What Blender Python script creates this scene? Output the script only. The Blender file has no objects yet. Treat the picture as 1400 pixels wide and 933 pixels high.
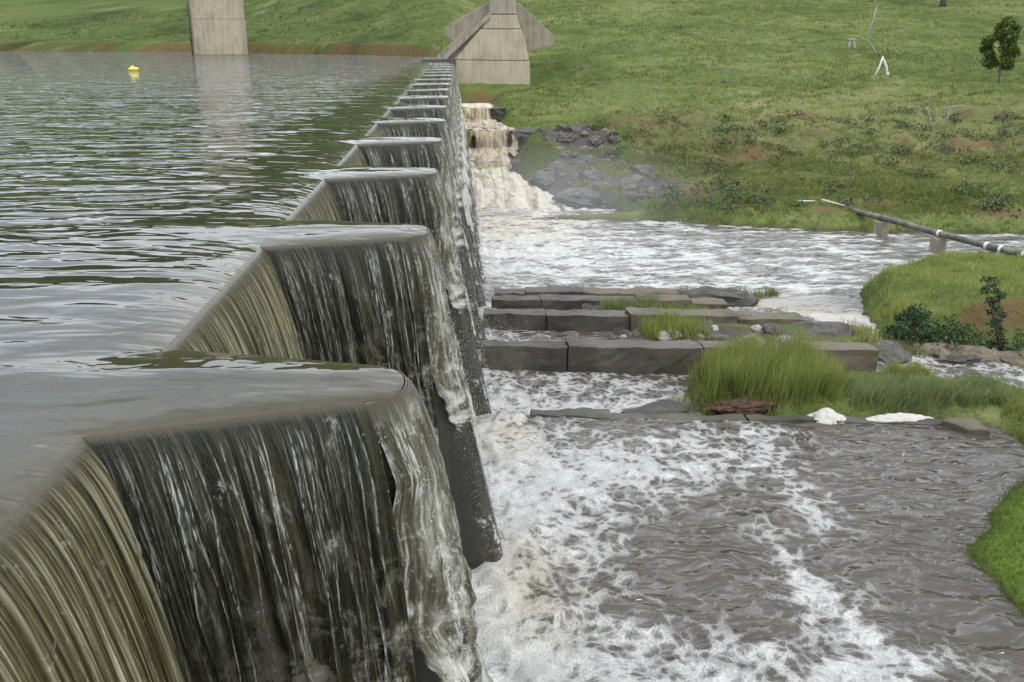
import bpy, math, random
import numpy as np
from mathutils import Vector, noise as mnoise

R = math.radians
scene = bpy.context.scene
random.seed(7); rng = np.random.default_rng(11)

# ------------------------------------------------------------------ camera
cam_d = bpy.data.cameras.new('camera'); cam = bpy.data.objects.new('camera', cam_d)
scene.collection.objects.link(cam); scene.camera = cam
cam_d.sensor_width = 36.0; cam_d.lens = 36.0 * 1250 / 1400
cam_d.clip_start = 0.05; cam_d.clip_end = 3000
cam.location = (0, 0, 1.95)
cam.rotation_euler = (R(90 - 18.449), 0, R(-3.214))

# ------------------------------------------------------------------ sky
SUN_EL, SUN_AZ = R(56), R(140)          # azimuth measured from +Y towards +X
world = bpy.data.worlds.new('World'); scene.world = world; world.use_nodes = True
wt = world.node_tree; wt.nodes.clear()
def wn(t): return wt.nodes.new(t)
sky = wn('ShaderNodeTexSky'); sky.sky_type = 'NISHITA'; sky.sun_disc = False
sky.sun_elevation = SUN_EL; sky.sun_rotation = SUN_AZ; sky.air_density = 1.0; sky.dust_density = 2.0
tc = wn('ShaderNodeTexCoord'); mp = wn('ShaderNodeMapping'); mp.inputs['Scale'].default_value = (1, 1, 2.2)
cn = wn('ShaderNodeTexNoise'); cn.inputs['Scale'].default_value = 2.3; cn.inputs['Detail'].default_value = 7; cn.inputs['Roughness'].default_value = 0.58
cr = wn('ShaderNodeValToRGB'); cr.color_ramp.elements[0].position = 0.30; cr.color_ramp.elements[1].position = 0.62
cr.color_ramp.elements[0].color = (7.2, 8.3, 10.0, 1); cr.color_ramp.elements[1].color = (19.0, 19.5, 20.2, 1)
cm = wn('ShaderNodeMix'); cm.data_type = 'RGBA'; cm.inputs['Factor'].default_value = 0.86
bg = wn('ShaderNodeBackground'); bg.inputs['Strength'].default_value = 0.12
wo = wn('ShaderNodeOutputWorld')
wl = wt.links.new
wl(tc.outputs['Generated'], mp.inputs['Vector']); wl(mp.outputs['Vector'], cn.inputs['Vector']); wl(cn.outputs['Fac'], cr.inputs['Fac'])
wl(sky.outputs['Color'], cm.inputs[6]); wl(cr.outputs['Color'], cm.inputs[7]); wl(cm.outputs[2], bg.inputs['Color']); wl(bg.outputs['Background'], wo.inputs['Surface'])

# ------------------------------------------------------------------ sun
sd = bpy.data.lights.new('sun', 'SUN'); so = bpy.data.objects.new('sun', sd); scene.collection.objects.link(so)
sd.energy = 1.5; sd.angle = R(10); sd.color = (1.0, 0.95, 0.87)
sdir = Vector((math.sin(SUN_AZ) * math.cos(SUN_EL), math.cos(SUN_AZ) * math.cos(SUN_EL), math.sin(SUN_EL)))
so.rotation_euler = sdir.to_track_quat('Z', 'Y').to_euler(); so.location = sdir * 60

vs = scene.view_settings
vs.view_transform = 'Standard'; vs.look = 'None'; vs.exposure = 0.28; vs.gamma = 1.0; vs.use_curve_mapping = False
scene.cycles.use_denoising = True
scene.cycles.max_bounces = 4; scene.cycles.diffuse_bounces = 2; scene.cycles.glossy_bounces = 3; scene.cycles.transparent_max_bounces = 6
scene.cycles.use_adaptive_sampling = True; scene.cycles.adaptive_threshold = 0.03
scene.cycles.volume_bounces = 1

# ------------------------------------------------------------------ helpers
COL = scene.collection
def tag(o, label=None, cat=None, group=None, kind=None):
    if label: o['label'] = label
    if cat: o['category'] = cat
    if group: o['group'] = group
    if kind: o['kind'] = kind
    return o
def empty(name, loc=(0, 0, 0), label=None, cat=None, group=None):
    o = bpy.data.objects.new(name, None); COL.objects.link(o); o.location = loc
    o.empty_display_size = 0.1
    return tag(o, label, cat, group)
def mesh_np(name, V, quads=None, tris=None, smooth=True):
    me = bpy.data.meshes.new(name)
    V = np.asarray(V, np.float32).reshape(-1, 3)
    nq = 0 if quads is None else len(quads); nt = 0 if tris is None else len(tris)
    idx = []
    if nq: idx.append(np.asarray(quads, np.int32).ravel())
    if nt: idx.append(np.asarray(tris, np.int32).ravel())
    idx = np.concatenate(idx)
    me.vertices.add(len(V)); me.vertices.foreach_set('co', V.ravel())
    me.loops.add(len(idx)); me.loops.foreach_set('vertex_index', idx)
    ls = np.concatenate([np.arange(nq) * 4, nq * 4 + np.arange(nt) * 3]).astype(np.int32)
    me.polygons.add(nq + nt); me.polygons.foreach_set('loop_start', ls)
    me.update(calc_edges=True)
    me.polygons.foreach_set('use_smooth', np.full(nq + nt, bool(smooth)))
    me.validate()
    return me
def attr(me, name, vals):
    a = me.attributes.new(name, 'FLOAT', 'POINT'); a.data.foreach_set('value', np.asarray(vals, np.float32).ravel())
def attr2(me, name, vals):
    a = me.attributes.new(name, 'FLOAT_VECTOR', 'POINT'); v = np.asarray(vals, np.float32).reshape(-1, 2)
    a.data.foreach_set('vector', np.concatenate([v, np.zeros((len(v), 1), np.float32)], 1).ravel())
def link(name, me, mat, parent=None, loc=None):
    o = bpy.data.objects.new(name, me); COL.objects.link(o)
    if mat is not None and not me.materials: me.materials.append(mat)
    if parent is not None: o.parent = parent
    if loc is not None: o.location = loc
    return o
def grid_quads(nu, nv, off=0):
    i = np.arange(nu - 1)[:, None] * nv + np.arange(nv - 1)[None, :]
    return (np.stack([i, i + nv, i + nv + 1, i + 1], -1).reshape(-1, 4) + off)
def prism(name, poly_xz_or_xy, a, b, mat, parent=None, axis='y', bevel=0.0, seed=0, rough=0.0):
    """extrude a polygon; axis 'y': poly in (x,z) between y=a..b; axis 'z': poly in (x,y) between z=a..b; axis 'x': poly in (y,z)"""
    import bmesh
    bm = bmesh.new(); n = len(poly_xz_or_xy)
    def mk(p, c):
        return {'y': (p[0], c, p[1]), 'z': (p[0], p[1], c), 'x': (c, p[0], p[1])}[axis]
    va = [bm.verts.new(mk(p, a)) for p in poly_xz_or_xy]; vb = [bm.verts.new(mk(p, b)) for p in poly_xz_or_xy]
    bm.faces.new(va); bm.faces.new(vb[::-1])
    for i in range(n):
        j = (i + 1) % n; bm.faces.new((va[j], va[i], vb[i], vb[j]))
    bmesh.ops.recalc_face_normals(bm, faces=bm.faces)
    if bevel > 0:
        bmesh.ops.bevel(bm, geom=list(bm.edges), offset=bevel, segments=2, affect='EDGES', profile=0.6)
    if rough > 0:
        bmesh.ops.subdivide_edges(bm, edges=[e for e in bm.edges if e.calc_length() > 0.25], cuts=4, use_grid_fill=True)
        for v in bm.verts:
            v.co += Vector(mnoise.noise_vector(v.co * 3.1 + Vector((seed * 3.7, 0, 0)))) * rough
    me = bpy.data.meshes.new(name); bm.to_mesh(me); bm.free()
    return link(name, me, mat, parent)
def tube(name, pts, rads, mat, parent=None, sides=10):
    pts = [Vector(p) for p in pts]; V = []; Q = []
    for i, p in enumerate(pts):
        d = (pts[min(i + 1, len(pts) - 1)] - pts[max(i - 1, 0)]).normalized()
        a = d.cross(Vector((0.13, 0.31, 0.94))); 
        if a.length < 1e-3: a = d.cross(Vector((1, 0, 0)))
        a.normalize(); b = d.cross(a)
        for s in range(sides):
            an = 2 * math.pi * s / sides
            V.append(tuple(p + (a * math.cos(an) + b * math.sin(an)) * rads[i]))
    for i in range(len(pts) - 1):
        for s in range(sides):
            s2 = (s + 1) % sides; Q.append((i * sides + s, i * sides + s2, (i + 1) * sides + s2, (i + 1) * sides + s))
    n = len(V); V.append(tuple(pts[0])); V.append(tuple(pts[-1])); T = []
    for s in range(sides):
        s2 = (s + 1) % sides; T.append((n, s2, s)); b = (len(pts) - 1) * sides; T.append((n + 1, b + s, b + s2))
    me = mesh_np(name, V, Q, T)
    return link(name, me, mat, parent)

# --- numpy gradient noise
_perm = np.random.default_rng(5).permutation(512).astype(np.int64)
_ang = np.random.default_rng(6).uniform(0, 2 * np.pi, 512)
_gx, _gy = np.cos(_ang), np.sin(_ang)
def perlin(x, y, seed=0):
    x = np.asarray(x, float) + seed * 37.17; y = np.asarray(y, float) + seed * 11.73
    xi = np.floor(x).astype(np.int64); yi = np.floor(y).astype(np.int64); xf = x - xi; yf = y - yi
    def g(ix, iy, fx, fy):
        h = _perm[(_perm[ix & 511] + iy) & 511]; return _gx[h] * fx + _gy[h] * fy
    u = xf ** 3 * (xf * (xf * 6 - 15) + 10); v = yf ** 3 * (yf * (yf * 6 - 15) + 10)
    a = g(xi, yi, xf, yf); b = g(xi + 1, yi, xf - 1, yf); c = g(xi, yi + 1, xf, yf - 1); d = g(xi + 1, yi + 1, xf - 1, yf - 1)
    return (a + (b - a) * u + (c - a) * v + (a - b - c + d) * u * v) * 1.5
def fbm(x, y, oct=4, seed=0, gain=0.5, lac=2.03):
    s = 0; a = 1; n = 0
    for o in range(oct):
        s = s + a * perlin(x, y, seed + o * 3); n += a; a *= gain; x = np.asarray(x) * lac; y = np.asarray(y) * lac
    return s / n
def sstep(a, b, x):
    t = np.clip((np.asarray(x, float) - a) / (b - a), 0, 1); return t * t * (3 - 2 * t)
def poly_sd(px, py, poly):
    """signed distance, positive inside"""
    px = np.asarray(px, float); py = np.asarray(py, float); d = np.full(px.shape, 1e9); ins = np.zeros(px.shape, bool); n = len(poly)
    for i in range(n):
        ax, ay = poly[i]; bx, by = poly[(i + 1) % n]
        ex, ey = bx - ax, by - ay; L = ex * ex + ey * ey
        t = np.clip(((px - ax) * ex + (py - ay) * ey) / L, 0, 1)
        d = np.minimum(d, np.hypot(px - ax - t * ex, py - ay - t * ey))
        c = ((ay > py) != (by > py)) & (px < ex * (py - ay) / ((by - ay) if by != ay else 1e-9) + ax)
        ins ^= c
    return np.where(ins, d, -d)

# --- node helpers
class NT:
    def __init__(s, name):
        s.m = bpy.data.materials.new(name); s.m.use_nodes = True; s.t = s.m.node_tree; s.t.nodes.clear()
        s.out = s.t.nodes.new('ShaderNodeOutputMaterial'); s.b = s.t.nodes.new('ShaderNodeBsdfPrincipled')
        s.t.links.new(s.b.outputs[0], s.out.inputs['Surface'])
    def set(s, sock, v):
        if isinstance(v, bpy.types.NodeSocket): s.t.links.new(v, sock)
        elif isinstance(v, (tuple, list)) and len(v) == 3 and sock.type == 'RGBA': sock.default_value = (*v, 1)
        else: sock.default_value = v
    def n(s, t, out=0, **kw):
        nd = s.t.nodes.new(t)
        for k, v in kw.items():
            if k.startswith('p_'): setattr(nd, k[2:], v)
            else:
                key = int(k[1:]) if k[0] == 'i' and k[1:].isdigit() else k.replace('_', ' ')
                s.set(nd.inputs[key], v)
        return nd.outputs[out]
    def pos(s): return s.n('ShaderNodeNewGeometry')
    def attr(s, name, out=2): return s.n('ShaderNodeAttribute', out, p_attribute_name=name)
    def map(s, vec, sc=(1, 1, 1), loc=(0, 0, 0), rot=(0, 0, 0)): return s.n('ShaderNodeMapping', Vector=vec, Scale=sc, Location=loc, Rotation=rot)
    def noise(s, vec, scale, detail=4, rough=0.55, dist=0.0, out=0, d='3D'): return s.n('ShaderNodeTexNoise', out, p_noise_dimensions=d, Vector=vec, Scale=scale, Detail=detail, Roughness=rough, Distortion=dist)
    def voro(s, vec, scale, feature='DISTANCE_TO_EDGE', rnd=1.0, d='3D'): return s.n('ShaderNodeTexVoronoi', 0, p_voronoi_dimensions=d, p_feature=feature, Vector=vec, Scale=scale, Randomness=rnd)
    def math(s, op, a, b=0.0, c=0.0, clamp=False): return s.n('ShaderNodeMath', p_operation=op, p_use_clamp=clamp, i0=a, i1=b, i2=c)
    def rng(s, v, a, b, c=0.0, d=1.0, smooth=True): return s.n('ShaderNodeMapRange', p_interpolation_type='SMOOTHSTEP' if smooth else 'LINEAR', Value=v, i1=a, i2=b, i3=c, i4=d)
    def mix(s, f, a, b, blend='MIX'):
        nd = s.t.nodes.new('ShaderNodeMix'); nd.data_type = 'RGBA'; nd.blend_type = blend
        s.set(nd.inputs[0], f); s.set(nd.inputs[6], a); s.set(nd.inputs[7], b); return nd.outputs[2]
    def ramp(s, f, stops):
        nd = s.t.nodes.new('ShaderNodeValToRGB'); el = nd.color_ramp.elements
        while len(el) > 1: el.remove(el[-1])
        el[0].position = stops[0][0]; el[0].color = (*stops[0][1], 1)
        for p, c in stops[1:]:
            e = el.new(p); e.color = (*c, 1)
        s.set(nd.inputs[0], f); return nd.outputs[0]
    def bump(s, h, strength=0.5, dist=0.02, normal=None):
        kw = dict(Height=h, Strength=strength, Distance=dist)
        if normal is not None: kw['Normal'] = normal
        return s.n('ShaderNodeBump', **kw)
    def fin(s, **kw):
        for k, v in kw.items(): s.set(s.b.inputs[k.replace('_', ' ')], v)
        return s.m

# ------------------------------------------------------------------ materials
def m_concrete(name, base, dark, stain=0.5, rough=0.85, streak=True, moss=None, wet=0.0):
    t = NT(name); p = t.pos()
    n1 = t.noise(p, 0.9, 6, 0.62); n2 = t.noise(p, 9, 5, 0.6); n3 = t.noise(t.map(p, (3.0, 3.0, 0.25)), 1.6, 5, 0.65)
    f = t.math('MULTIPLY_ADD', n3 if streak else n1, 0.6, t.math('MULTIPLY', n1, 0.4))
    f = t.rng(f, 0.42, 0.66, 0, stain)
    c = t.mix(f, base, dark); c = t.mix(t.rng(n2, 0.3, 0.7, 0, 0.35), c, tuple(v * 0.72 for v in base))
    if moss: c = t.mix(t.rng(t.noise(p, 1.7, 6, 0.7), 0.5, 0.64, 0, 0.8), c, moss)
    h = t.math('ADD', t.noise(p, 45, 4, 0.6), t.math('MULTIPLY', n2, 2))
    return t.fin(Base_Color=c, Roughness=t.rng(n1, 0.3, 0.7, rough - 0.15, rough), Normal=t.bump(h, 0.5, 0.012))
M = {}
M['conc_pale'] = m_concrete('pale_concrete', (0.35, 0.305, 0.215), (0.13, 0.11, 0.08), 0.7)
M['conc_grey'] = m_concrete('grey_concrete', (0.26, 0.23, 0.175), (0.10, 0.088, 0.066), 0.75)
M['conc_brown'] = m_concrete('brown_concrete', (0.098, 0.078, 0.055), (0.042, 0.034, 0.024), 0.8, streak=False, moss=(0.075, 0.085, 0.03))
M['conc_wet'] = m_concrete('wet_concrete', (0.062, 0.054, 0.042), (0.022, 0.019, 0.015), 0.9, 0.7, streak=False, moss=(0.045, 0.048, 0.022))
M['conc_algae'] = m_concrete('algae_concrete', (0.045, 0.043, 0.032), (0.012, 0.013, 0.009), 0.9, 0.38)

def m_rock(name, a, b, lichen=None):
    t = NT(name); p = t.pos(); n = t.noise(p, 2.3, 7, 0.65); v = t.voro(p, 3.0)
    c = t.mix(t.rng(n, 0.35, 0.65), a, b)
    if lichen: c = t.mix(t.rng(t.noise(p, 5, 6, 0.7), 0.56, 0.66, 0, 0.8), c, lichen)
    c = t.mix(t.rng(v, 0, 0.05, 0.6, 0), c, tuple(x * 0.4 for x in a))
    return t.fin(Base_Color=c, Roughness=0.75, Normal=t.bump(t.math('ADD', t.noise(p, 14, 6, 0.7), n), 0.9, 0.05))
M['rock'] = m_rock('dark_rock', (0.040, 0.036, 0.031), (0.085, 0.078, 0.066), (0.14, 0.135, 0.115))
M['rock_wet'] = m_rock('wet_rock', (0.04, 0.037, 0.033), (0.075, 0.07, 0.06))
M['rock_warm'] = m_rock('warm_rock', (0.10, 0.08, 0.055), (0.17, 0.145, 0.10), (0.06, 0.07, 0.03))
M['rock_pale'] = m_rock('pale_stone', (0.22, 0.21, 0.18), (0.33, 0.31, 0.27))

# terrain
t = NT('hillside_ground'); p = t.pos()
soil = t.attr('soil'); rocka = t.attr('rock'); wet = t.attr('wet'); lawn = t.attr('lawn'); big = t.attr('big'); dryv = t.attr('dry')
fine = t.noise(p, 4.5, 4, 0.72)
c = t.ramp(big, [(0.0, (0.022, 0.036, 0.010)), (0.14, (0.046, 0.076, 0.016)), (0.40, (0.080, 0.112, 0.028)), (0.62, (0.118, 0.148, 0.040)), (0.9, (0.165, 0.178, 0.072))])
c = t.mix(t.rng(fine, 0.35, 0.7, 0, 0.55), c, (0.052, 0.060, 0.022))
c = t.mix(t.math('MULTIPLY', dryv, t.rng(fine, 0.3, 0.6, 0.3, 1.0)), c, (0.22, 0.19, 0.105))
c = t.mix(t.math('MULTIPLY', lawn, 0.85), c, t.mix(t.rng(fine, 0.3, 0.7), (0.06, 0.11, 0.014), (0.095, 0.15, 0.022)))
sf = t.rng(t.math('ADD', soil, t.math('MULTIPLY_ADD', fine, 0.8, -0.4)), 0.30, 0.85)
c = t.mix(t.math('MULTIPLY', sf, 0.72), c, t.mix(fine, (0.060, 0.036, 0.020), (0.165, 0.092, 0.052)))
rf = t.rng(t.math('ADD', rocka, t.math('MULTIPLY_ADD', fine, 1.0, -0.5)), 0.40, 0.75)
c = t.mix(rf, c, t.mix(fine, (0.022, 0.019, 0.016), (0.115, 0.10, 0.082)))
c = t.mix(wet, c, (0.035, 0.028, 0.02))
M['ground'] = t.fin(Base_Color=c, Roughness=0.95, Specular_IOR_Level=0.12, Normal=t.bump(fine, 1.0, 0.16))

# grass blades: attribute tint 0..1, tip 0..1
def m_grass(name, dark, light, dry, tipc):
    t = NT(name); ti = t.attr('tint'); tp = t.attr('tip')
    c = t.ramp(ti, [(0.0, dark), (0.55, light), (0.86, light), (1.0, dry)])
    c = t.mix(t.math('MULTIPLY', tp, 0.45), c, tipc)
    m = t.fin(Base_Color=c, Roughness=0.62, Specular_IOR_Level=0.25)
    tr = t.t.nodes.new('ShaderNodeBsdfTranslucent'); t.set(tr.inputs[0], c)
    mx = t.t.nodes.new('ShaderNodeMixShader'); mx.inputs[0].default_value = 0.42
    t.t.links.new(t.b.outputs[0], mx.inputs[1]); t.t.links.new(tr.outputs[0], mx.inputs[2]); t.t.links.new(mx.outputs[0], t.out.inputs[0])
    return m
M['grass'] = m_grass('grass_blades', (0.095, 0.135, 0.022), (0.195, 0.245, 0.050), (0.31, 0.27, 0.13), (0.28, 0.29, 0.10))
M['grass_grey'] = m_grass('reed_grass_blades', (0.08, 0.12, 0.035), (0.16, 0.21, 0.07), (0.28, 0.25, 0.13), (0.27, 0.28, 0.15))
M['grass_hill'] = m_grass('hill_grass_blades', (0.050, 0.074, 0.017), (0.128, 0.162, 0.040), (0.28, 0.24, 0.125), (0.18, 0.19, 0.06))
M['lawn'] = m_grass('lawn_blades', (0.055, 0.090, 0.014), (0.110, 0.150, 0.025), (0.20, 0.18, 0.07), (0.15, 0.18, 0.04))
def m_leaf(name, a, b):
    t = NT(name); ti = t.attr('tint'); c = t.mix(ti, a, b)
    t.fin(Base_Color=c, Roughness=0.5, Specular_IOR_Level=0.3)
    tr = t.t.nodes.new('ShaderNodeBsdfTranslucent'); t.set(tr.inputs[0], c)
    mx = t.t.nodes.new('ShaderNodeMixShader'); mx.inputs[0].default_value = 0.22
    t.t.links.new(t.b.outputs[0], mx.inputs[1]); t.t.links.new(tr.outputs[0], mx.inputs[2]); t.t.links.new(mx.outputs[0], t.out.inputs[0])
    return t.m
M['leaf'] = m_leaf('tree_leaf', (0.035, 0.06, 0.010), (0.10, 0.135, 0.02))
M['leaf_dark'] = m_leaf('bush_leaf', (0.014, 0.032, 0.012), (0.045, 0.085, 0.03))
M['leaf_scrub'] = m_leaf('scrub_leaf', (0.040, 0.055, 0.018), (0.095, 0.115, 0.042))
M['leaf_mid'] = m_leaf('herb_leaf', (0.03, 0.06, 0.018), (0.08, 0.13, 0.04))
t = NT('bark'); p = t.pos(); M['bark'] = t.fin(Base_Color=t.mix(t.noise(t.map(p, (8, 8, 1.2)), 2, 6), (0.045, 0.035, 0.025), (0.13, 0.105, 0.08)), Roughness=0.9)
t = NT('bleached_wood'); p = t.pos(); M['dead'] = t.fin(Base_Color=t.mix(t.noise(t.map(p, (5, 5, 2)), 3, 5), (0.36, 0.34, 0.30), (0.62, 0.60, 0.55)), Roughness=0.8)
t = NT('grey_wood'); p = t.pos(); M['dead_grey'] = t.fin(Base_Color=t.mix(t.noise(p, 6, 5), (0.16, 0.15, 0.13), (0.32, 0.31, 0.28)), Roughness=0.85)
t = NT('yellow_float'); p = t.pos(); M['yellow'] = t.fin(Base_Color=t.mix(t.noise(p, 3, 4), (0.72, 0.62, 0.02), (0.8, 0.72, 0.05)), Roughness=0.45)
t = NT('dark_pipe'); p = t.pos(); M['pipe'] = t.fin(Base_Color=t.mix(t.rng(t.noise(p, 2.2, 6, 0.7), 0.4, 0.65), (0.05, 0.052, 0.04), (0.13, 0.13, 0.105)), Roughness=0.6, Normal=t.bump(t.noise(p, 20, 4), 0.3, 0.01))
t = NT('white_collar'); p = t.pos(); M['white'] = t.fin(Base_Color=t.mix(t.rng(t.noise(p, 6, 5, 0.7), 0.45, 0.7), (0.6, 0.59, 0.56), (0.33, 0.31, 0.27)), Roughness=0.55)
t = NT('foam_heap'); p = t.pos()
fo = t.noise(p, 26, 6, 0.7)
M['foam'] = t.fin(Base_Color=t.mix(t.rng(fo, 0.35, 0.65), (0.44, 0.43, 0.40), (0.36, 0.345, 0.30)), Roughness=0.9, Normal=t.bump(t.math('ADD', fo, t.voro(p, 30)), 0.7, 0.02))

# reservoir
t = NT('reservoir_water'); p = t.pos(); calm = t.attr('wave'); sh = t.attr('shallow')
w1 = t.noise(t.map(p, (0.40, 1.25, 1)), 1.0, 2, 0.5, 0.6, d='2D')
w2 = t.noise(t.map(p, (1.2, 3.4, 1), rot=(0, 0, 0.35)), 1.0, 2, 0.5, 0.4, d='2D')
hh = t.math('MULTIPLY', t.math('MULTIPLY_ADD', w1, 1.15, t.math('MULTIPLY', w2, 0.40)), calm)
hh = t.math('MULTIPLY_ADD', t.math('MULTIPLY', t.noise(t.map(p, (2.5, 5.0, 1), rot=(0, 0, 0.8)), 1.0, 2, 0.5, 0.5, d='2D'), 0.085), sh, hh)
M['reservoir'] = t.fin(Base_Color=t.mix(sh, (0.011, 0.013, 0.005), (0.044, 0.038, 0.021)), Roughness=0.025, IOR=1.333, Specular_IOR_Level=0.5, Normal=t.bump(hh, 1.0, 0.15))

# river with foam
t = NT('river_water'); p = t.pos(); D = t.attr('foam'); flow = t.attr('flow', 1); low = t.attr('low')
na = t.noise(flow, 2.4, 3, 0.6, 0.1, d='2D'); n3 = t.noise(flow, 40, 3, 0.7, d='2D')
wp = t.n('ShaderNodeVectorMath', p_operation='MULTIPLY_ADD', i0=t.noise(flow, 4.0, 2, 0.6, out=1, d='2D'), i1=(0.14, 0.14, 0.0), i2=flow)
l1 = t.rng(t.voro(wp, 2.5, 'F1', d='2D'), 0.12, 0.62); l2 = t.rng(t.voro(wp, 7.0, 'F1', d='2D'), 0.10, 0.60)
g = t.math('MULTIPLY_ADD', low, 0.24, t.math('MULTIPLY', l1, 0.42)); g = t.math('MULTIPLY_ADD', l2, 0.44, g); g = t.math('MULTIPLY_ADD', n3, 0.55, g); g = t.math('MULTIPLY_ADD', na, 0.35, g)
g = t.math('MULTIPLY_ADD', D, 1.55, t.math('SUBTRACT', g, 1.57))
mask = t.rng(g, -0.05, 0.62)
bub = t.rng(t.voro(flow, 17.0, 'F1', d='2D'), 0.15, 0.5, 0.62, 1.0); mask = t.math('MULTIPLY', mask, t.math('MULTIPLY_ADD', t.math('SUBTRACT', bub, 1.0), t.rng(D, 0.55, 0.9, 1.0, 0.25), 1.0))
dots = t.math('MULTIPLY', t.rng(t.voro(flow, 2.4, 'F1', d='2D'), 0.02, 0.10, 1, 0), t.rng(n3, 0.36, 0.5)); mask = t.math('MAXIMUM', mask, t.math('MULTIPLY', dots, t.attr('dots')))
cream = t.attr('cream')
wat = t.mix(na, (0.046, 0.039, 0.031), (0.066, 0.058, 0.047))
fo = t.mix(t.math('MULTIPLY', cream, 0.85), t.mix(t.rng(n3, 0.3, 0.7), (0.40, 0.40, 0.385), (0.58, 0.58, 0.565)), (0.50, 0.43, 0.30))
c = t.mix(mask, wat, fo)
wv = t.noise(t.map(flow, (1.8, 4.0, 1)), 1.0, 2, 0.45, 0.25, d='2D')
hh = t.math('MULTIPLY_ADD', t.math('MULTIPLY', n3, mask), 0.28, t.math('MULTIPLY', wv, 0.9))
M['river'] = t.fin(Base_Color=c, Roughness=t.math('MULTIPLY_ADD', mask, 0.6, 0.03), IOR=1.333, Specular_IOR_Level=0.5, Normal=t.bump(hh, 1.0, 0.13))

# falling water: attribute fall = (along crest m, fallen m), thread 0..1
def m_sheet(name, cols, fine_scale, thread_col, rough=0.12, holes=False, bumpd=0.02, mid_f=0.9, froth=(0.52, 0.515, 0.47), froth_sc=(7, 3.2, 1), blotch=None, lip=0.0):
    t = NT(name); uv = t.attr('fall', 1); th = t.attr('thread'); rg = t.attr('rag')
    s1 = t.noise(t.map(uv, (fine_scale, mid_f, 1)), 1.0, 3, 0.62, 0.25, d='2D'); s2 = t.noise(t.map(uv, (fine_scale * 0.28, 0.4, 1)), 1.0, 2, 0.6, 0.2, d='2D')
    s3 = t.noise(t.map(uv, (85, 9, 1)), 1.0, 3, 0.7, 0.5, d='2D')
    c = t.ramp(t.math('MULTIPLY_ADD', s1, 0.55, t.math('MULTIPLY', s2, 0.45)), cols)
    fn = t.noise(t.map(uv, froth_sc), 1.0, 5, 0.75, 0.35, d='2D')
    if blotch: c = t.mix(t.math('MULTIPLY', t.attr('blotch'), t.rng(fn, 0.46, 0.60)), c, blotch)
    tm = t.math('MULTIPLY', th, t.rng(s3, 0.44, 0.56, 0.08, 1.0))
    c = t.mix(tm, c, thread_col)
    fr = t.rng(t.math('ADD', fn, t.math('MULTIPLY', rg, 0.55)), 0.62, 0.86)
    c = t.mix(t.math('MULTIPLY', fr, 0.85), c, froth)
    hh = t.math('ADD', s1, t.math('MULTIPLY', s3, 0.6)); rr = t.math('MULTIPLY_ADD', t.math('MAXIMUM', tm, fr), 0.3, rough)
    if lip > 0:   # clear water still bending over the crest, before it starts to rib
        lf = t.rng(t.n('ShaderNodeSeparateXYZ', 1, Vector=uv), 0.0, lip); c = t.mix(lf, (0.044, 0.038, 0.021), c); hh = t.math('MULTIPLY', hh, t.math('MULTIPLY_ADD', lf, 0.92, 0.08)); rr = t.math('MULTIPLY_ADD', lf, t.math('SUBTRACT', rr, 0.03), 0.03)
    t.fin(Base_Color=c, Roughness=rr, IOR=1.333, Specular_IOR_Level=0.5, Normal=t.bump(hh, 0.9, bumpd))
    if holes:
        tr = t.t.nodes.new('ShaderNodeBsdfTransparent'); mx = t.t.nodes.new('ShaderNodeMixShader')
        a = t.rng(t.math('SUBTRACT', t.math('MULTIPLY_ADD', s2, 0.6, t.math('MULTIPLY', fn, 0.5)), t.attr('gap')), 0.0, 0.08)
        t.set(mx.inputs[0], a); t.t.links.new(tr.outputs[0], mx.inputs[1]); t.t.links.new(t.b.outputs[0], mx.inputs[2]); t.t.links.new(mx.outputs[0], t.out.inputs[0])
    return t.m
M['curtain'] = m_sheet('falling_curtain', [(0.32, (0.008, 0.008, 0.003)), (0.43, (0.034, 0.030, 0.012)), (0.53, (0.105, 0.096, 0.049)), (0.66, (0.30, 0.285, 0.19))], 46, (0.54, 0.52, 0.42), 0.10, False, 0.026, lip=0.17)
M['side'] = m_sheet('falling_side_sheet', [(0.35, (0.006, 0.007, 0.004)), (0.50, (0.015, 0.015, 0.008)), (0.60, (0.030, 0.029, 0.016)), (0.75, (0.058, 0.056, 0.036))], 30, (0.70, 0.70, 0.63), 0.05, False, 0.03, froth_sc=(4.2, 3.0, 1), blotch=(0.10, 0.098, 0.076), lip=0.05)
M['nose'] = m_sheet('falling_nose_sheet', [(0.3, (0.022, 0.022, 0.012)), (0.45, (0.060, 0.058, 0.038)), (0.58, (0.13, 0.127, 0.095)), (0.72, (0.34, 0.335, 0.29))], 26, (0.54, 0.54, 0.49), 0.07, True, 0.04, 1.8, lip=0.22)
M['cascade'] = m_sheet('cascade_water', [(0.3, (0.07, 0.05, 0.022)), (0.45, (0.20, 0.15, 0.08)), (0.58, (0.38, 0.32, 0.215)), (0.72, (0.54, 0.49, 0.39))], 6, (0.56, 0.52, 0.44), 0.4, True, 0.06, 1.6, (0.56, 0.53, 0.45), (1.6, 1.1, 1))
t = NT('spray_drops'); M['spray'] = t.fin(Base_Color=(0.5, 0.5, 0.48), Roughness=0.2, IOR=1.333)

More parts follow.
